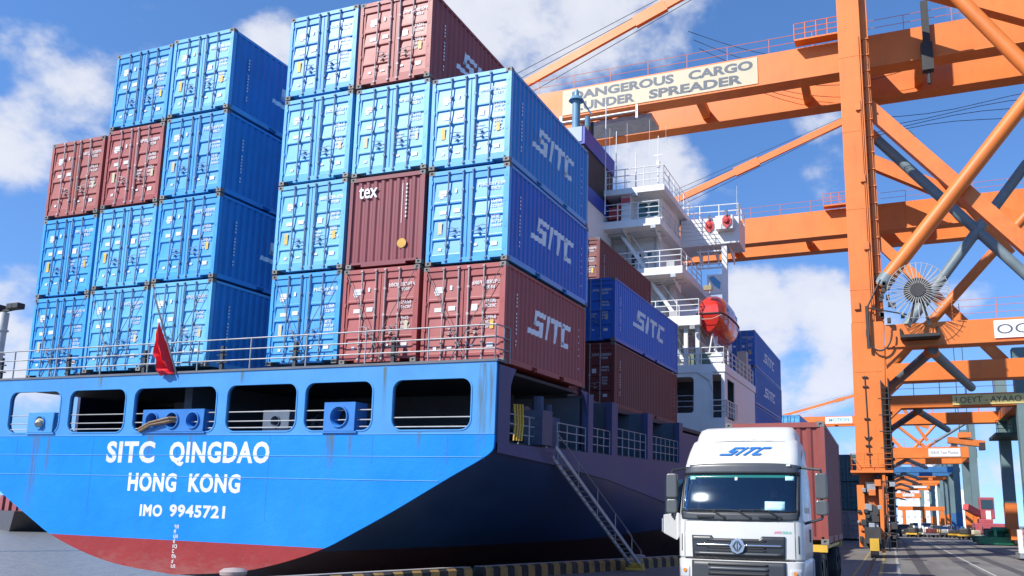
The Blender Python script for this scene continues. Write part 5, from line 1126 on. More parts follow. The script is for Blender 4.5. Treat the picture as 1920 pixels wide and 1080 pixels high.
# ------------------------------------------------------------------ the truck
TX, TYF = 6.34, -2.75
TRK = thing('truck_tractor', 'white truck cab with dark grille, front towards the viewer, side door open', 'truck', TR((TX, TYF, 0)))
ZP = [(0.34, 1.15, 0.05), (0.60, 1.17, 0.0), (0.96, 1.18, 0.0), (0.99, 1.16, 0.06), (1.02, 1.18, 0.02), (1.45, 1.18, 0.02), (1.72, 1.175, 0.05), (1.86, 1.17, 0.06), (2.04, 1.165, 0.112), (2.21, 1.158, 0.175), (2.38, 1.15, 0.247), (2.56, 1.14, 0.330), (2.75, 1.12, 0.36), (2.86, 1.105, 0.40), (3.04, 1.085, 0.56), (3.20, 1.06, 0.74), (3.26, 1.045, 0.80), (3.30, 1.0, 0.90), (3.42, 0.985, 1.00), (3.53, 0.96, 1.12), (3.59, 0.90, 1.32), (3.61, 0.85, 1.6)]
def lerp_prof(z):
    for (a, w0, f0), (b, w1, f1) in zip(ZP[:-1], ZP[1:]):
        if a <= z <= b: t = (z-a)/(b-a); return w0+(w1-w0)*t, f0+(f1-f0)*t
    return ZP[-1][1], ZP[-1][2]
def yfront(x, z):
    w, f = lerp_prof(z); t = min(1, abs(x)/w); y = f+0.12*t*t
    if t > 0.84: y += 0.19*(1-math.sqrt(max(0, 1-((t-0.84)/0.16)**2)))
    return y
YB = 2.0
def cab_row(z):
    w, f = lerp_prof(z); ts = [-1, -0.993, -0.975, -0.95, -0.92, -0.88, -0.84, -0.6, -0.3, 0, 0.3, 0.6, 0.84, 0.88, 0.92, 0.95, 0.975, 0.993, 1]
    return [(-w, YB, z)]+[(t*w, yfront(t*w, z), z) for t in ts]+[(w, YB, z)]
zrows = sorted(set([z for z, _, _ in ZP]+[0.75, 1.2, 1.6, 2.0, 2.2, 2.4, 2.65]))
# cab shell with the windscreen opening left out
Z0W, Z1W, XW = 1.86, 2.56, 0.88
mb = MB(); rows = [cab_row(z) for z in zrows]
mcount = len(rows[0]); vs = [p for r_ in rows for p in r_]; fs = []
for i in range(len(rows)-1):
    for j in range(mcount-1):
        inwin = zrows[i] >= Z0W-1e-6 and zrows[i+1] <= Z1W+1e-6 and 4 <= j-1 and j <= mcount-6
        if not inwin: fs.append((i*mcount+j, i*mcount+j+1, (i+1)*mcount+j+1, (i+1)*mcount+j))
mb.add(vs, fs); top = rows[-1]; mb.add(top, [tuple(range(len(top)))]); mb.add([(-1.18, YB, 0.6), (1.18, YB, 0.6), (1.1, YB, 3.1), (0.9, YB, 3.58), (-0.9, YB, 3.58), (-1.1, YB, 3.1)], [(0, 1, 2, 3, 4, 5)])
mb.build('cab', TRUCKW, TRK, True)
def patch(poly_fn, name, m, parent=TRK, off=0.012, nx=24, nz=8, thick=0.02, smooth=True):
    """surface patch following the cab front; poly_fn(s,t) in 0..1 -> (x,z)"""
    rows = []
    for i in range(nz+1):
        row = []
        for j in range(nx+1):
            x, z = poly_fn(j/nx, i/nz); row.append((x, yfront(x, z)-off, z))
        rows.append(row)
    mb = MB(); mb.grid(rows); o = mb.build(name, m, parent, smooth)
    s = o.modifiers.new('t', 'SOLIDIFY'); s.thickness = thick; s.offset = -1; return o
def rect_fn(x0, x1, z0, z1, r=0.0):
    def fn(s, t):
        z = z0+(z1-z0)*t
        if r:
            e = 0
            if z1-z < r: e = r-math.sqrt(max(0, r*r-(r-(z1-z))**2))
            elif z-z0 < r: e = r-math.sqrt(max(0, r*r-(r-(z-z0))**2))
            return x0+e+(x1-x0-2*e)*s, z
        return x0+(x1-x0)*s, z
    return fn
ws = patch(rect_fn(-1.075, 1.075, 1.84, 2.575, 0.06), 'windscreen', GLASS, off=0.014, nx=40, nz=14, thick=0.004)
# dark surround of the screen
def ringpatch(x0, x1, z0, z1, b, name, m, off=0.02):
    mb = MB()
    for fn, nx, nz in ((rect_fn(x0, x1, z0, z0+b), 30, 2), (rect_fn(x0, x1, z1-b, z1), 30, 2), (rect_fn(x0, x0+b, z0+b, z1-b), 2, 10), (rect_fn(x1-b, x1, z0+b, z1-b), 2, 10)):
        mb.grid([[(lambda x, z: (x, yfront(x, z)-off, z))(*fn(j/nx, i/nz)) for j in range(nx+1)] for i in range(nz+1)])
    o = mb.build(name, m, TRK, True); s = o.modifiers.new('t', 'SOLIDIFY'); s.thickness = 0.02; s.offset = -1
ringpatch(-1.125, 1.125, 1.80, 2.61, 0.055, 'screen_seal', PLASTIC)
patch(lambda s, t: ((-1.13+2.26*s)*(1-0.03*(1-t)), 1.70+0.14*t+0.02*abs(2*s-1)**3), 'cowl', PLASTIC, off=0.022, nx=36, nz=4)
patch(lambda s, t: ((-1.13+2.26*s), 2.60+0.19*t*(1-0.25*abs(2*s-1)**4)), 'sun_visor', mat('visor_dark', (0.06, 0.065, 0.072), 0.32, wear=0.1), off=0.07, nx=36, nz=5, thick=0.05)
for x in (-1.02, 0.92):
    mb = MB(); z = 2.745; mb.box(x-0.035, x+0.035, yfront(x, z)-0.10, yfront(x, z)-0.071, z-0.015, z+0.015); mb.build('marker_lamp', SIGNW, TRK)
# wipers
for x0, x1 in ((-0.95, -0.42), (-0.52, 0.06), (0.02, 0.62)):
    mb = MB(); pv = (x1+0.16, 1.76)
    P3 = lambda x, z, o_=0.05: (x, yfront(x, z)-o_, z)
    mb.path([P3(*pv), P3(x1-0.05, 1.88)], 0.013, 5); mb.path([P3(x0, 1.895, 0.035), P3((x0+x1)/2, 1.90, 0.035), P3(x1, 1.88, 0.035)], 0.011, 5); mb.tube(P3(*pv), P3(pv[0], pv[1], 0.02), 0.03, 8); mb.build('wiper', BLACK, TRK)
for x in (-0.62, 0.55):
    mb = MB(); mb.box(x-0.16, x+0.16, yfront(x, 1.765)-0.06, yfront(x, 1.765)-0.02, 1.75, 1.785); mb.build('step_grip', BLACK, TRK)
# grille with its bars and emblem
gx0, gx1 = -0.88, 0.86
gr = patch(lambda s, t: ((gx0+(gx1-gx0)*s)*(0.985+0.015*t), 1.005+t*(0.415-0.05*(1 if 0.22 < s < 0.76 else 0)*t)), 'grille', mat('grille_dark', (0.022, 0.025, 0.028), 0.38, wear=0.1), off=0.028, nx=50, nz=6, thick=0.04)
def gbar(x0, x1, z0, z1, m, off, name='grille_bar', parent=None): patch(rect_fn(x0, x1, z0, z1), name, m, parent or gr, off=off, nx=16, nz=1, thick=0.03)
for z0, z1 in ((1.315, 1.345), (1.135, 1.155), (1.185, 1.215)): gbar(-0.58, 0.52, z0, z1, BLACK, 0.032, 'grille_slot')
gbar(-0.80, -0.13, 1.235, 1.268, CHROME, 0.055); gbar(0.13, 0.80, 1.235, 1.268, CHROME, 0.055)
gbar(-0.82, 0.80, 1.07, 1.115, mat('grille_bar_dark', (0.075, 0.082, 0.088), 0.35, wear=0.1), 0.05)
mb = MB(); z = 1.235; mb.tube((0.0, yfront(0, z)-0.03, z), (0.0, yfront(0, z)-0.09, z), 0.152, 8, 0.14); em = mb.build('emblem', CHROME, gr)
mb = MB(); y = yfront(0, z)-0.092
mb.prism([(0.02, -0.10), (0.09, 0), (0.02, 0.10), (0.02, 0.06), (0.055, 0), (0.02, -0.06)], lambda u, v, k: (u, y-0.012*k, z+v)); mb.prism([(-0.02, -0.10), (-0.09, 0), (-0.02, 0.10), (-0.02, 0.06), (-0.055, 0), (-0.02, -0.06)], lambda u, v, k: (u, y-0.012*k, z+v)); mb.prism([(-0.008, -0.1), (0.008, -0.1), (0.008, 0.1), (-0.008, 0.1)], lambda u, v, k: (u, y-0.012*k, z+v)); mb.build('emblem_mark', PLASTIC, em)
lg = patch(lambda s, t: ((gx0+(gx1-gx0)*s)*(1+0.0*t), 0.52+0.44*t), 'lower_grille', PLASTIC, off=0.028, nx=30, nz=5, thick=0.04)
for z0, z1, m, of in ((0.875, 0.915, BLACK, .034), (0.80, 0.85, mat('grille_bar_dark', (0.075, 0.082, 0.088), 0.35), .05), (0.70, 0.76, BLACK, .034), (0.62, 0.66, BLACK, .034)): gbar(-0.56, 0.55, z0, z1, m, of, parent=lg)
gbar(-1.16, 1.16, 0.975, 0.995, BLACK, 0.0, 'bumper_gap', TRK)
for sx in (-1, 1):
    x0, x1 = sorted((sx*1.14, sx*0.93)); hl = patch(lambda s, t: (x0+(x1-x0)*s, 0.62+0.22*t), 'headlight', mat('lamp_lens', (0.45, 0.45, 0.46), 0.08, wear=0.2), off=0.012, nx=8, nz=4)
    mb = MB(); x = sx*1.02; z = 0.77; mb.tube((x, yfront(x, z)-0.02, z), (x, yfront(x, z)-0.035, z), 0.036, 10); mb.build('indicator', mat('amber_lens', (0.6, 0.22, 0.03), 0.15), hl)
    patch(rect_fn(*sorted((sx*1.085, sx*1.10)), 1.12, 1.44), 'air_slot', PLASTIC, off=0.008, nx=2, nz=6)
for sx in (-1, 1):
    mb = MB(); mb.path([(sx*1.03, yfront(sx*1.03, z)-0.001, z) for z in (1.03, 1.2, 1.35, 1.5, 1.6, 1.69)], 0.006, 4); mb.build('panel_gap', BLACK, TRK)
mb = MB(); mb.path([(x, yfront(x, 1.69)-0.002, 1.69) for x in (-1.0, -.6, -.2, .2, .6, 1.0)], 0.006, 4); mb.build('panel_gap', BLACK, TRK)
# logo on the roof fairing, script at lower right
me = bpy.data.meshes.new('logo'); bm = bmesh.new()
for poly in sitc_polys():
    sh = lambda x, y: (-0.43+((x+0.32+y*1.05)/(4.45+1.05))*1.03, 2.955+0.17*y)
    q = [sh(x, y) for x, y in poly]; bm.faces.new([bm.verts.new((x, yfront(x, z)-0.03, z)) for x, z in q])
bm.to_mesh(me); bm.free(); me.materials.append(LOGOB); link('logo', me, TRK)
mb = MB(); rnd = random.Random(9); glyphs(mb, rnd, 0.66, 1.475, 0.045, 4, 0); 
for i, v in enumerate(mb.v): mb.v[i] = (v[0], yfront(v[0], v[2])-0.005, v[2])
mb.build('script_mark', mat('script_red', (0.6, 0.2, 0.25), 0.5), TRK)
mb = MB(); glyphs(mb, rnd, 0.81, 1.475, 0.045, 5, 0)
for i, v in enumerate(mb.v): mb.v[i] = (v[0], yfront(v[0], v[2])-0.005, v[2])
mb.build('script_mark', mat('script_green', (0.15, 0.42, 0.32), 0.5), TRK)
# roof fairing seam line and little aerial
mb = MB(); mb.path([(-0.55, yfront(-0.55, 3.26)-0.015, 3.255), (-0.3, yfront(-.3, 3.26)-0.02, 3.265), (0.0, yfront(0, 3.26)-0.02, 3.265), (0.5, yfront(.5, 3.26)-0.02, 3.26), (0.8, yfront(.8, 3.255)-0.012, 3.25)], 0.014, 5); mb.tube((0.18, 0.85, 3.27), (0.18, 0.85, 3.36), 0.008, 5); mb.build('roof_seam', TRUCKW, TRK)
# interior: dash, seats, steering wheel
mb = MB(); mb.box(-1.05, 1.05, 0.42, 0.85, 1.3, 1.80); mb.box(-0.15, 0.25, 0.35, 0.5, 1.8, 1.90); mb.build('dashboard', PLASTIC, TRK)
for x in (-0.6, 0.55):
    mb = MB(); mb.box(x-0.26, x+0.26, 1.25, 1.45, 1.4, 2.25); mb.box(x-0.26, x+0.26, 0.95, 1.45, 1.25, 1.5); mb.box(x-0.14, x+0.14, 1.28, 1.4, 2.25, 2.45); mb.build('cab_seat', mat('seat_cloth', (0.05, 0.055, 0.07), 0.8, wear=0.2), TRK, bevel=0.04)
mb = MB(); mb.path([(0.55+0.22*math.cos(2*math.pi*k/18), 0.72+0.08*math.sin(2*math.pi*k/18), 1.88+0.2*math.sin(2*math.pi*k/18)) for k in range(19)], 0.018, 5); mb.build('steering_wheel', BLACK, TRK)
mb = MB(); mb.box(-1.04, 1.04, 1.75, 1.8, 0.7, 2.75); mb.build('cab_back_trim', mat('trim_dark', (0.03, 0.035, 0.045), 0.8), TRK)
# driver, seated behind the wheel
def figure():
    bones = {'hip': (0.55, 1.12, 1.52, .16), 'belly': (0.55, 1.16, 1.72, .15), 'chest': (0.55, 1.17, 1.95, .165), 'neck': (0.55, 1.13, 2.13, .062), 'head0': (0.55, 1.10, 2.22, .085), 'head1': (0.55, 1.09, 2.32, .098), 'head2': (0.55, 1.10, 2.40, .07),
             'sl': (0.36, 1.15, 2.03, .07), 'el': (0.30, 0.98, 1.80, .052), 'wl': (0.38, 0.76, 1.90, .036), 'hl': (0.41, 0.70, 1.93, .04), 'sr': (0.74, 1.15, 2.03, .07), 'er': (0.82, 0.98, 1.80, .052), 'wr': (0.74, 0.76, 1.90, .036), 'hr': (0.70, 0.70, 1.93, .04),
             'kl': (0.45, 0.72, 1.50, .085), 'al': (0.45, 0.60, 1.10, .055), 'kr': (0.66, 0.72, 1.50, .085), 'ar': (0.66, 0.60, 1.10, .055)}
    ed = [('hip', 'belly'), ('belly', 'chest'), ('chest', 'neck'), ('neck', 'head0'), ('head0', 'head1'), ('head1', 'head2'), ('chest', 'sl'), ('sl', 'el'), ('el', 'wl'), ('wl', 'hl'), ('chest', 'sr'), ('sr', 'er'), ('er', 'wr'), ('wr', 'hr'), ('hip', 'kl'), ('kl', 'al'), ('hip', 'kr'), ('kr', 'ar')]
    names = list(bones); me = bpy.data.meshes.new('person'); me.from_pydata([bones[n][:3] for n in names], [(names.index(a), names.index(b)) for a, b in ed], [])
    o = bpy.data.objects.new('person', me); C.objects.link(o); sk = o.modifiers.new('skin', 'SKIN'); sk.use_smooth_shade = True; o.modifiers.new('sub', 'SUBSURF').levels = 1
    for n, v in zip(names, me.skin_vertices[0].data): v.radius = (bones[n][3],)*2; v.use_root = n == 'hip'
    skin = mat('skin', (0.42, 0.22, 0.15), 0.6, wear=0.08); me.materials.append(mat('dark_shirt', (0.05, 0.06, 0.09), 0.8, wear=0.1))
    dg = bpy.context.evaluated_depsgraph_get(); m2 = bpy.data.meshes.new_from_object(o.evaluated_get(dg)); o.modifiers.clear(); o.data = m2
    m2.materials.append(skin)
    for p in m2.polygons:
        c = p.center
        if c.z > 2.13 or (c.y < 0.80 and c.z > 1.8): p.material_index = 1
    hm = MB(); n = 12
    hm.grid([[(0.55+r_*math.cos(2*math.pi*k/n), 1.115+r_*math.sin(2*math.pi*k/n), z) for k in range(n+1)] for r_, z in ((0.108, 2.30), (0.112, 2.37), (0.09, 2.43), (0.04, 2.46), (0.0, 2.465))]); hm.build('hair', BLACK, o, True)
    for sx in (-1, 1):
        for k in range(4):
            fx = 0.55+sx*(0.145-0.018*k); MB().path([(fx, 0.69, 1.93+0.012*k), (fx-sx*0.01, 0.645, 1.955+0.012*k), (fx-sx*0.02, 0.66, 1.985+0.01*k)], 0.009, 6).build('finger', skin, o, True)
        MB().path([(0.55+sx*0.13, 0.71, 1.95), (0.55+sx*0.10, 0.70, 1.99)], 0.011, 6).build('thumb', skin, o, True)
    f = MB(); f.tube((0.52, 1.005, 2.31), (0.52, 0.995, 2.31), 0.012, 6); f.tube((0.58, 1.005, 2.31), (0.58, 0.995, 2.31), 0.012, 6); f.build('eyes', BLACK, o)
    MB().hexa([(0.535, 1.01, 2.25), (0.565, 1.01, 2.25), (0.555, .975, 2.255), (0.545, .975, 2.255)], [(0.542, 1.01, 2.31), (0.558, 1.01, 2.31), (0.553, 1.0, 2.31), (0.547, 1.0, 2.31)]).build('nose', skin, o)
    MB().box(0.53, 0.57, 1.0, 1.008, 2.215, 2.222).build('mouth', mat('lip', (0.3, 0.12, 0.1), 0.6), o)
    o.matrix_world = TR((TX, TYF, 0)); return tag(o, 'person in a dark shirt at the wheel inside the white truck cab', 'person')
figure()
# things stuck on the screen
patch(rect_fn(0.50, 0.86, 1.90, 2.06), 'screen_card', mat('card_cyan', (0.40, 0.68, 0.74), 0.5, wear=0.15, scale=6), parent=ws, off=0.022, nx=4, nz=3, thick=0.004)
patch(rect_fn(0.86, 1.02, 2.46, 2.54), 'screen_card', mat('card_cyan', (0.40, 0.68, 0.74), 0.5), parent=ws, off=0.022, nx=4, nz=2, thick=0.004)
patch(rect_fn(-0.97, -0.86, 2.48, 2.545), 'screen_card', mat('card_teal', (0.25, 0.5, 0.45), 0.5), parent=ws, off=0.022, nx=3, nz=2, thick=0.004)
patch(rect_fn(-0.08, -0.03, 2.46, 2.52), 'screen_card', SIGNW, parent=ws, off=0.022, nx=2, nz=2, thick=0.004)
patch(rect_fn(-1.0, 1.0, 2.505, 2.57), 'screen_tint', mat('tint_teal', (0.02, 0.16, 0.15), 0.2), parent=ws, off=0.020, nx=24, nz=1, thick=0.002)
mb = MB(); mb.tube((-0.9, 0.46, 2.5), (-0.83, 0.46, 2.38), 0.012, 5); mb.prism(rrect(-0.92, -0.74, 2.2, 2.4, 0.07), lambda u, v, k: (u, 0.45+0.05*k, v)); mb.build('kerb_mirror', BLACK, TRK, bevel=0.02)
# side mirrors
for sx, xm in ((1, 1.50), (-1, -1.36)):
    mb = MB(); x0, x1 = xm-0.108, xm+0.108
    mb.prism(rrect(x0, x1, 2.12, 2.60, 0.05), lambda u, v, k: (u, 0.38+0.16*k, v)); mb.prism(rrect(x0, x1, 1.82, 2.10, 0.05), lambda u, v, k: (u, 0.38+0.16*k, v)); mr_ = mb.build('wing_mirror', mat('mirror_grey', (0.085, 0.09, 0.09), 0.35, wear=0.1), TRK, bevel=0.025)
    mb = MB(); xi = sx*1.10; mb.path([(xi, 0.65, 2.72), (xm, 0.45, 2.66), (xm, 0.46, 1.76), (xi+sx*0.06, 0.55, 1.66)], 0.026, 7); mb.build('mirror_arm', PLASTIC, mr_)
# right side window and handle
mb = MB(); mb.prism([(0.62, 1.9), (0.85, 2.55), (1.55, 2.55), (1.55, 1.86), (0.7, 1.86)], lambda u, v, k: (1.165-0.065*(v-1.86)/0.7+0.012-0.03*k, u, v)); mb.build('side_window', WINDARK, TRK)
mb = MB(); mb.box(1.175, 1.20, 1.35, 1.5, 1.30, 1.55); mb.build('door_handle', PLASTIC, TRK)
mb = MB(); mb.prism([(0.6, 2.95), (0.75, 3.1), (0.68, 2.75)], lambda u, v, k: (1.095+0.005*k, u+0.5, v)); mb.build('hazard_mark', mat('hazard_orange', (0.6, 0.12, 0.03), 0.5), TRK)
# open door on the ship side
mb = MB(); hx, hy = -1.19, 0.42; dx, dy_ = -0.50, 0.80
mb.hexa([(hx, hy, 1.38), (hx+dx, hy+dy_, 1.42), (hx+dx-.05, hy+dy_-.03, 1.42), (hx-.06, hy-.03, 1.30)], [(hx, hy, 1.82), (hx+dx, hy+dy_, 1.80), (hx+dx-.05, hy+dy_-.03, 1.80), (hx-.06, hy-.03, 1.84)]); dr = mb.build('door', TRUCKW, TRK, bevel=0.02)
mb = MB(); mb.hexa([(hx, hy+0.05, 1.84), (hx+dx, hy+dy_, 1.80), (hx+dx-.02, hy+dy_-.01, 1.80), (hx-.02, hy+.04, 1.84)], [(hx+.05, hy+0.25, 2.5), (hx+dx, hy+dy_, 2.5), (hx+dx-.02, hy+dy_-.01, 2.5), (hx+.03, hy+.24, 2.5)]); mb.build('door_glass', WINDARK, dr)
mb = MB(); mb.box(hx+dx-0.07, hx+dx-0.05, hy+dy_-0.06, hy+dy_-0.02, 1.45, 1.72); mb.build('door_sticker', GALV, dr)
# wheels, steps, chassis
def wheel(x, y, r, w, parent, rimm=GALV):
    ty = MB(); n = 28; pr = [(r*0.62, -w/2), (r*0.93, -w/2), (r, -w*0.36), (r, w*0.36), (r*0.93, w/2), (r*0.62, w/2)]
    ty.grid([[(x+d, y+q*math.cos(2*math.pi*k/n), r+q*math.sin(2*math.pi*k/n)) for k in range(n+1)] for q, d in pr]); t = ty.build('wheel', TYRE, parent, True)
    mb = MB(); mb.tube((x-w*0.42, y, r), (x+w*0.42, y, r), r*0.63, 20); mb.tube((x+w*0.42, y, r), (x+w*0.5, y, r), r*0.25, 12); mb.build('rim', rimm, t)
for x in (-0.98, 0.98): wheel(x, 1.25, 0.52, 0.32, TRK)
for y in (3.9, 5.2):
    for x in (-1.02, 1.02): wheel(x, y, 0.52, 0.36, TRK, DARK)
mb = MB(); mb.box(-0.45, -0.3, 0.5, 6.2, 0.75, 1.02); mb.box(0.3, 0.45, 0.5, 6.2, 0.75, 1.02); mb.box(-0.5, 0.5, 2.1, 3.0, 0.6, 1.1); mb.build('chassis', DARK, TRK)
mb = MB(); mb.box(0.7, 1.12, 2.1, 3.1, 0.45, 0.95); mb.build('fuel_tank', GALV, TRK, bevel=0.06)
mb = MB(); mb.box(0.82, 1.18, 1.9, 2.1, 0.4, 0.98); mb.build('rear_mudguard', mat('mud_grey', (0.22, 0.22, 0.24), 0.5), TRK)
mb = MB(); mb.box(1.06, 1.20, 4.42, 4.50, 0.25, 0.85); mb.box(0.98, 1.16, 4.42, 4.5, 0.80, 0.92); mb.build('yellow_stop', YPAINT, TRK)
# trailer and its container
TL = thing('container_trailer', 'yellow and black chassis trailer behind the white truck cab', 'trailer', TR((TX+0.06, 2.15, 0)))
mb = MB(); mb.box(-0.42, -0.28, 0.1, 6.2, 0.95, 1.16); mb.box(0.28, 0.42, 0.1, 6.2, 0.95, 1.16)
for y in (1.5, 3.2, 4.8): mb.box(-0.28, 0.28, y, y+0.12, 0.97, 1.12)
mb.build('frame', DARK, TL)
for y in (0.02, 5.85): MB().box(-1.2, 1.2, y, y+0.22, 1.0, 1.17).build('bolster', YPAINT, TL)
MB().box(1.0, 1.15, 0.3, 5.8, 1.06, 1.14).build('side_rail', YPAINT, TL)
for y in (4.0, 5.2):
    for x in (-1.0, 1.0): wheel(x, y, 0.5, 0.36, TL, DARK)
mb = MB(); mb.box(-1.15, 1.15, 5.95, 6.05, 0.5, 0.95); mb.build('tail_board', DARK, TL)
tc_ = container(TR((TX+0.10, 2.15, 1.175)) @ Matrix.Diagonal((0.98, 1.05, 1.10, 1)), 'red container riding on the trailer behind the white truck cab', mat('container_rusty_red', (0.24, 0.052, 0.042), 0.55, wear=0.15, rust=0.15, streak=0.15), group=None, flip=True)

# ------------------------------------------------------------------ farther along the quay
def stack(x, y, n, m, lab, z0=0):
    for k in range(n): container(TR((x, y, z0+k*H)), lab[k], m[k], L=12.19, group='containers standing along the far quay', kids='few')
stack(5.2, 66, 3, [GREYC, TEAL, TEAL], ['grey container at the foot of the teal stack beyond the truck', 'teal container on the grey one beyond the truck', 'teal container topping the stack beyond the truck'], 0.2)
stack(5.6, 92, 2, [GREYC, TEAL], ['second grey container farther down the quay past the truck', 'second teal container on a grey one farther down the quay'], 0.2)
def tree(x, y, h, s, lab):
    rnd = random.Random(int(x*10+y)); t = thing('broadleaf_tree', lab, 'tree', TR((x, y, 0)), 'trees at the far end of the quay')
    mb = MB(); mb.tube((0, 0, 0), (0.1, 0, h*0.45), 0.25, 8, 0.14)
    for a in range(5): mb.tube((0.1, 0, h*0.4), (1.5*math.cos(a*1.3), 1.5*math.sin(a*1.3), h*0.68), 0.11, 6, 0.04)
    mb.build('trunk', BARK, t); mb = MB()
    cl = [(rnd.gauss(0, h*0.2), rnd.gauss(0, h*0.2), h*rnd.uniform(0.45, 0.95), rnd.uniform(0.08, 0.16)*h) for _ in range(16)]
    for _ in range(900):
        cx, cy, cz, r_ = rnd.choice(cl); p = Vector((rnd.gauss(0, 1), rnd.gauss(0, 1), rnd.gauss(0, 0.8))); p = p.normalized()*r_*rnd.uniform(0.5, 1.05)+Vector((cx, cy, cz))
        a = Vector((rnd.gauss(0, 1), rnd.gauss(0, 1), rnd.gauss(0, 1))).normalized()*s; b = Vector((rnd.gauss(0, 1), rnd.gauss(0, 1), rnd.gauss(0, 1))).normalized()*s
        mb.add([p-a, p+b, p+a, p-b], [(0, 1, 2, 3)])
    mb.build('crown', LEAF, t)
for x, y, h, lab in ((-2, 236, 9.5, 'green tree in the gap beyond the truck, left of the pair'), (2.0, 244, 11, 'taller green tree in the gap beyond the truck'), (5.5, 250, 9, 'green tree next to the crane leg, far down the quay')): tree(x, y, h, 0.5, lab)
def small_truck(x, y, m, lab, load=None):
    t = thing('yard_truck', lab, 'truck', TR((x, y, 0)), 'vehicles far down the quay')
    mb = MB(); mb.prism([(-0.0, 0.6), (0, 1.5), (0.35, 2.7), (2.0, 2.8), (2.0, 0.6)], lambda u, v, k: (-1.15+2.3*k, u, v)); mb.build('cab', m, t, bevel=0.05)
    mb = MB(); mb.prism([(0.05, 1.62), (0.34, 2.5)], lambda u, v, k: (0, 0, 0)) if False else mb.hexa([(-1.0, 0.02, 1.6), (1.0, 0.02, 1.6), (1.0, .1, 1.6), (-1.0, .1, 1.6)], [(-0.95, 0.28, 2.5), (0.95, 0.28, 2.5), (0.95, .36, 2.5), (-0.95, .36, 2.5)]); mb.build('windscreen', WINDARK, t)
    mb = MB(); mb.box(-0.9, 0.9, 2.0, 7, 0.8, 1.05); mb.build('chassis', DARK, t)
    mb = MB(); mb.box(-1.15, 1.15, -0.06, 0.1, 0.45, 0.85); mb.build('bumper', SIGNW, t)
    for yy in (1.0, 5.2, 6.3):
        for xx in (-0.95, 0.95): MB().tube((xx-0.15, yy, 0.5), (xx+0.15, yy, 0.5), 0.5, 14).build('wheel', TYRE, t, True)
    if load: MB().box(-1.2, 1.2, 2.3, 7, 1.1, 3.4).build('load_box', load, t)
small_truck(5.35, 92.5, REDP, 'red and white yard truck in the lane between the truck and crane leg') if False else None
small_truck(5.6, 118, REDP, 'red yard truck with white bumper beyond the truck container', SIGNW)
def van(x, y, lab, m=SIGNW, rz=0.0, h=1.9):
    t = thing('minivan', lab, 'van', TR((x, y, 0)) @ Matrix.Rotation(rz, 4, 'Z'), 'vehicles far down the quay')
    mb = MB(); mb.prism([(0, 0.35), (0, 0.95), (0.9, 1.1), (1.5, h), (4.3, h), (4.6, 1.1), (4.6, 0.35)], lambda u, v, k: (-0.9+1.8*k, u, v)); mb.build('body', m, t, bevel=0.06)
    mb = MB(); mb.hexa([(-0.78, 0.93, 1.13), (0.78, 0.93, 1.13), (0.78, 1.0, 1.13), (-0.78, 1.0, 1.13)], [(-0.7, 1.42, h-0.08), (0.7, 1.42, h-0.08), (0.7, 1.5, h-0.08), (-0.7, 1.5, h-0.08)]); mb.build('windscreen', WINDARK, t)
    mb = MB(); mb.box(-0.912, -0.895, 1.7, 4.2, 1.15, h-0.15); mb.box(0.895, 0.912, 1.7, 4.2, 1.15, h-0.15); mb.build('side_window', WINDARK, t)
    for yy in (0.9, 3.7):
        for xx in (-0.8, 0.8): MB().tube((xx-0.12, yy, 0.33), (xx+0.12, yy, 0.33), 0.33, 12).build('wheel', TYRE, t, True)
    for xx in (-0.7, 0.7): MB().box(xx-0.12, xx+0.12, -0.02, 0.05, 0.72, 0.86).build('headlight', GALV, t)
van(15.4, 150, 'white van under the small orange gantry far down the quay'); van(13.3, 158, 'white van, left of the pair by the small orange gantry'); van(19.8, 148, 'white van far back near the teal legs', h=1.6); van(17.0, 120, 'grey car in front of the white vans', GALV, 0.3, 1.5); van(11.2, 100, 'dark car beside the near crane ladder', DARK, 0.2, 1.6)
# small orange gantry
t = thing('small_gantry', 'low orange gantry frame standing before the white buildings', 'gantry', TR((15.0, 165, 0)))
for x in (-3.2, 0.6, 4.0): MB().box(x-0.35, x+0.35, 0, 0.7, 0, 4.4).build('leg', ORANGE, t)
MB().box(-4.4, 4.5, -0.05, 0.75, 4.4, 5.2).build('beam', ORANGE, t)
# white accommodation block
t = thing('ship_accommodation', 'white stepped accommodation block of a ship at the far end of the quay', 'ship', TR((12, 320, 0)))
for nm, x0, x1, z0, z1, y in (('lower_block', 0, 30, 0, 9, 0), ('tower', 0, 9.2, 9, 23, 1), ('tower', 9.6, 15, 9, 25, 0.5), ('tower', 15.6, 20.5, 9, 19.5, 0.8), ('wing', 20.6, 27, 9, 14.5, 1.4), ('mast_house', 17, 19, 19.5, 23, 1)):
    b = MB().box(x0, x1, y, y+10, z0, z1).build(nm, SIGNW, t)
    mb = MB(); z = z0+1.2
    while z < z1-1:
        x = x0+0.8
        while x < x1-1: mb.box(x, x+0.9, y-0.06, y-0.01, z, z+0.9); x += 2.3
        z += 2.7
    mb.build('window_row', mat('far_window', (0.45, 0.48, 0.5), 0.3), b)
mb = MB(); mb.box(11.5, 13, 0.3, 0.49, 11, 13); mb.box(11.5, 13, 0.3, 0.49, 14.5, 15.5); mb.build('red_mark', REDP, t)
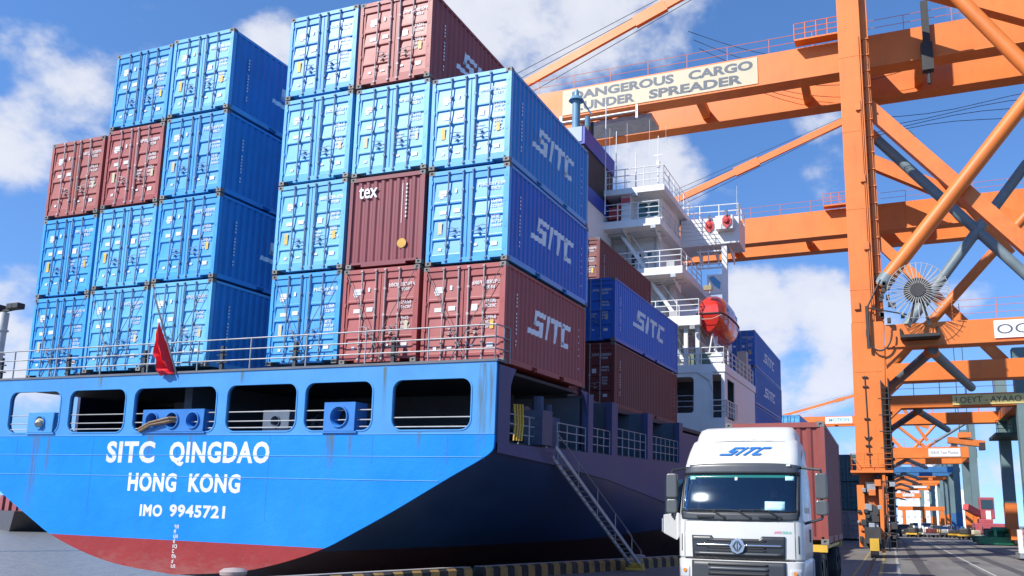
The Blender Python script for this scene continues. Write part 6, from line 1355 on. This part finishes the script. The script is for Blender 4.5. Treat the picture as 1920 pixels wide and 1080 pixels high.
# green spreader frame lying on the quay
t = thing('container_spreader', 'green spreader frame resting on the quay beside the landside rail', 'spreader', TR((18.0, 62, 0)))
for x in (-1.6, 1.6): MB().beam((x, -1, 0.3), (x, 5, 0.3), 0.35, 0.4).build('side_beam', GREENP, t)
MB().box(-1.9, 1.9, -1.15, -0.8, 0.1, 0.7).build('end_beam', GREENP, t); MB().box(-1.9, 1.9, 4.6, 5.0, 0.1, 0.7).build('end_beam', GREENP, t)
mb = MB(); mb.box(-1.1, 0.9, 0.2, 2.6, 0.4, 1.25); mb.tube((-0.8, 0, 1.3), (0.9, 0, 1.3), 0.25, 10); mb.box(0.2, 1.4, -0.7, 0, 0.5, 1.0); mb.build('head_block', GREENP, t)
for x in (-0.6, 0.7): MB().tube((x-0.1, -0.8, 1.0), (x+0.1, -0.8, 1.0), 0.38, 14).build('sheave', mat('sheave_green', (0.05, 0.3, 0.17), 0.5, wear=0.3), t, True)
# red yard machine
t = thing('reach_stacker', 'pinkish red lifting machine with a tall cab parked by the teal legs', 'reach stacker', TR((20.2, 92, 0)))
mb = MB(); mb.box(-1.6, 1.6, 0, 5, 0.7, 1.9); mb.box(-1.2, 0.4, 0.5, 2.2, 1.9, 2.4); mb.build('body', mat('machine_red', (0.38, 0.075, 0.09), 0.5, wear=0.2, rust=0.15), t, bevel=0.08)
mb = MB(); mb.box(-0.9, 0.7, 0.8, 2.4, 2.4, 5.0); mb.build('cab', mat('machine_red', (0.38, 0.075, 0.09), 0.5, wear=0.2, rust=0.15), t, bevel=0.08); MB().box(-0.75, 0.55, 0.76, 0.81, 3.6, 4.7).build('cab_window', WINDARK, t)
MB().box(-0.3, 0.25, 0.70, 0.77, 1.4, 3.4).build('white_panel', SIGNW, t); MB().beam((-1.0, 1.2, 3.0), (-2.6, -1.0, 3.8), 0.7, 0.7).build('boom', REDP, t)
for yy in (0.8, 4.2):
    for xx in (-1.4, 1.4): MB().tube((xx-0.3, yy, 0.7), (xx+0.3, yy, 0.7), 0.7, 16).build('wheel', TYRE, t, True)
# pink machine at the right edge
t = thing('cable_drum_cart', 'pale pink machine with a rounded drum at the right edge of the quay', 'machine', TR((15.9, 28.5, 0)))
MB().box(-0.9, 1.6, 0, 1.6, 0.1, 0.35).build('base', GALV, t); MB().tube((-0.1, -0.1, 1.0), (-0.1, 1.5, 1.0), 0.62, 18).build('drum', mat('machine_pink', (0.45, 0.16, 0.16), 0.5, wear=0.2), t, True); MB().box(-0.9, -0.7, 0.1, 0.4, 0.3, 1.5).build('post', SIGNW, t); MB().box(0.3, 1.5, 0.2, 1.4, 0.35, 1.9).build('cabinet', mat('machine_pink', (0.45, 0.16, 0.16), 0.5, wear=0.2), t, bevel=0.05)
# clutter between the far legs: boxes, drums and carts of the dockers' yard
rnd = random.Random(21); cols = [('yellow', YPAINT), ('white', SIGNW), ('rusty', DARK), ('grey', GALV), ('brown', BROWN), ('dark', DARK), ('pale', SIGNY)]
spots = [(11.6, 96), (12.5, 101), (13.4, 104), (14.0, 97), (14.9, 106), (15.7, 99), (16.4, 108), (16.9, 97), (17.6, 104), (18.2, 99), (19.0, 104), (12.0, 112), (14.3, 114), (18.6, 92), (17.2, 90), (19.6, 88), (20.3, 80), (21, 76), (21.8, 90)]
for i, (x, y) in enumerate(spots):
    nm, m = cols[i % 7]; nm2, m2 = cols[(i*3+2) % 7]
    t = thing('yard_cart', f"small {nm} handling cart with a {nm2} load, {['first', 'second', 'third', 'fourth', 'fifth', 'sixth', 'seventh', 'eighth', 'ninth', 'tenth', 'eleventh', 'twelfth', 'thirteenth', 'fourteenth', 'fifteenth', 'sixteenth', 'seventeenth', 'eighteenth', 'nineteenth'][i]} under the far portals", 'cart', TR((x, y, 0)) @ Matrix.Rotation(rnd.uniform(-.6, .6), 4, 'Z'), 'carts standing under the far portal cranes')
    h = rnd.uniform(0.35, 0.8)
    MB().box(-0.7, 0.7, -0.4, 1.2, 0.35, 0.55).build('deck', m, t); MB().box(-0.55, 0.5, -0.3, 0.9, 0.55, 0.55+h).build('load', m2, t, bevel=0.12); MB().tube((0.62, -0.3, 0.5), (0.62, -0.4, 1.5), 0.05, 6).build('handle', DARK, t)
    for xx in (-0.55, 0.55):
        for yy in (-0.2, 1.0): MB().tube((xx-0.07, yy, 0.2), (xx+0.07, yy, 0.2), 0.2, 10).build('wheel', TYRE, t, True)
# harbour light mast and barge across the basin, low far shore
mw = TR((-60.0, 27.0, -1.8))
t = thing('light_mast', 'grey lattice light mast with lamp heads behind the ship, far left', 'light mast', mw)
mb = MB(); mb.tube((0, 0, 0), (0, 0, 19.6), 0.42, 12, 0.34)
for z in range(2, 19, 2): mb.tube((0, 0, z), (0, 0, z+0.12), 0.47, 12)
mb.build('pole', mat('mast_pale', (0.45, 0.44, 0.42), 0.6, wear=0.2, rust=0.2), t, True); mb = MB(); mb.beam((-2.2, 0, 19.6), (1.6, 0, 19.9), 0.2, 0.2); mb.build('cross_arm', DARK, t)
for x in (-2.1, -0.7, 0.9, 1.6): MB().box(x-0.35, x+0.35, -0.4, 0.3, 19.8, 20.3).build('lamp_head', DARK, t, bevel=0.08)
mb = MB(); mb.tube((-0.6, -0.1, 0), (-0.55, -0.1, 17), 0.05, 5); mb.tube((-1.0, -0.1, 0), (-0.95, -0.1, 17), 0.05, 5)
for z in range(1, 17): mb.box(-1.0, -0.55, -0.14, -0.06, z, z+0.06)
mb.build('ladder', DARK, t)
MB().tube((0, 0, -3), (0, 0, 0.6), 0.7, 12).build('pile', CONC, t)
t = thing('barge', 'dark barge with red deck gear on the water at far left', 'barge', TR((-128, 82, -1.8)) @ Matrix.Rotation(R(-30), 4, 'Z'))
mb = MB(); mb.prism([(-34, 0), (18, 0), (22, 3.4), (-36, 3.4)], lambda u, v, k: (u, -5+10*k, v-0.4)); mb.build('hull', mat('barge_dark', (0.06, 0.055, 0.055), 0.6, wear=0.3), t)
for x in (-20, -8, 4, 14): MB().box(x-3.5, x+3, -3.5, 3, 3.0, 5.2+(x % 3)*0.6).build('deck_gear', mat('barge_red', (0.25, 0.05, 0.04), 0.6, wear=0.3, rust=0.3) if x % 3 else DARK, t)
mb = MB(); mb.add([(-1500, 420, -1.8), (-30, 640, -1.8), (-30, 640, 4), (-300, 600, 9), (-700, 540, 7), (-1500, 420, 12)], [(0, 1, 2, 3, 4, 5)]); mb.prism([(-1500, 0), (-30, 0)], lambda u, v, k: (0, 0, 0)) if False else None
sh = MB()
rnd = random.Random(6); pr = [(-1500+i*30, -1.8, 3+4*rnd.random()) for i in range(50)]
for (x0, _, h0), (x1, _, h1) in zip(pr[:-1], pr[1:]):
    y0 = 420+(x0+1500)*0.15; y1 = 420+(x1+1500)*0.15
    sh.hexa([(x0, y0, -1.8), (x1, y1, -1.8), (x1, y1+60, -1.8), (x0, y0+60, -1.8)], [(x0, y0+10, h0), (x1, y1+10, h1), (x1, y1+60, h1), (x0, y0+60, h0)])
struct(sh.build('far_land', mat('far_shore', (0.12, 0.13, 0.10), 0.9, wear=0.3, scale=0.05)))
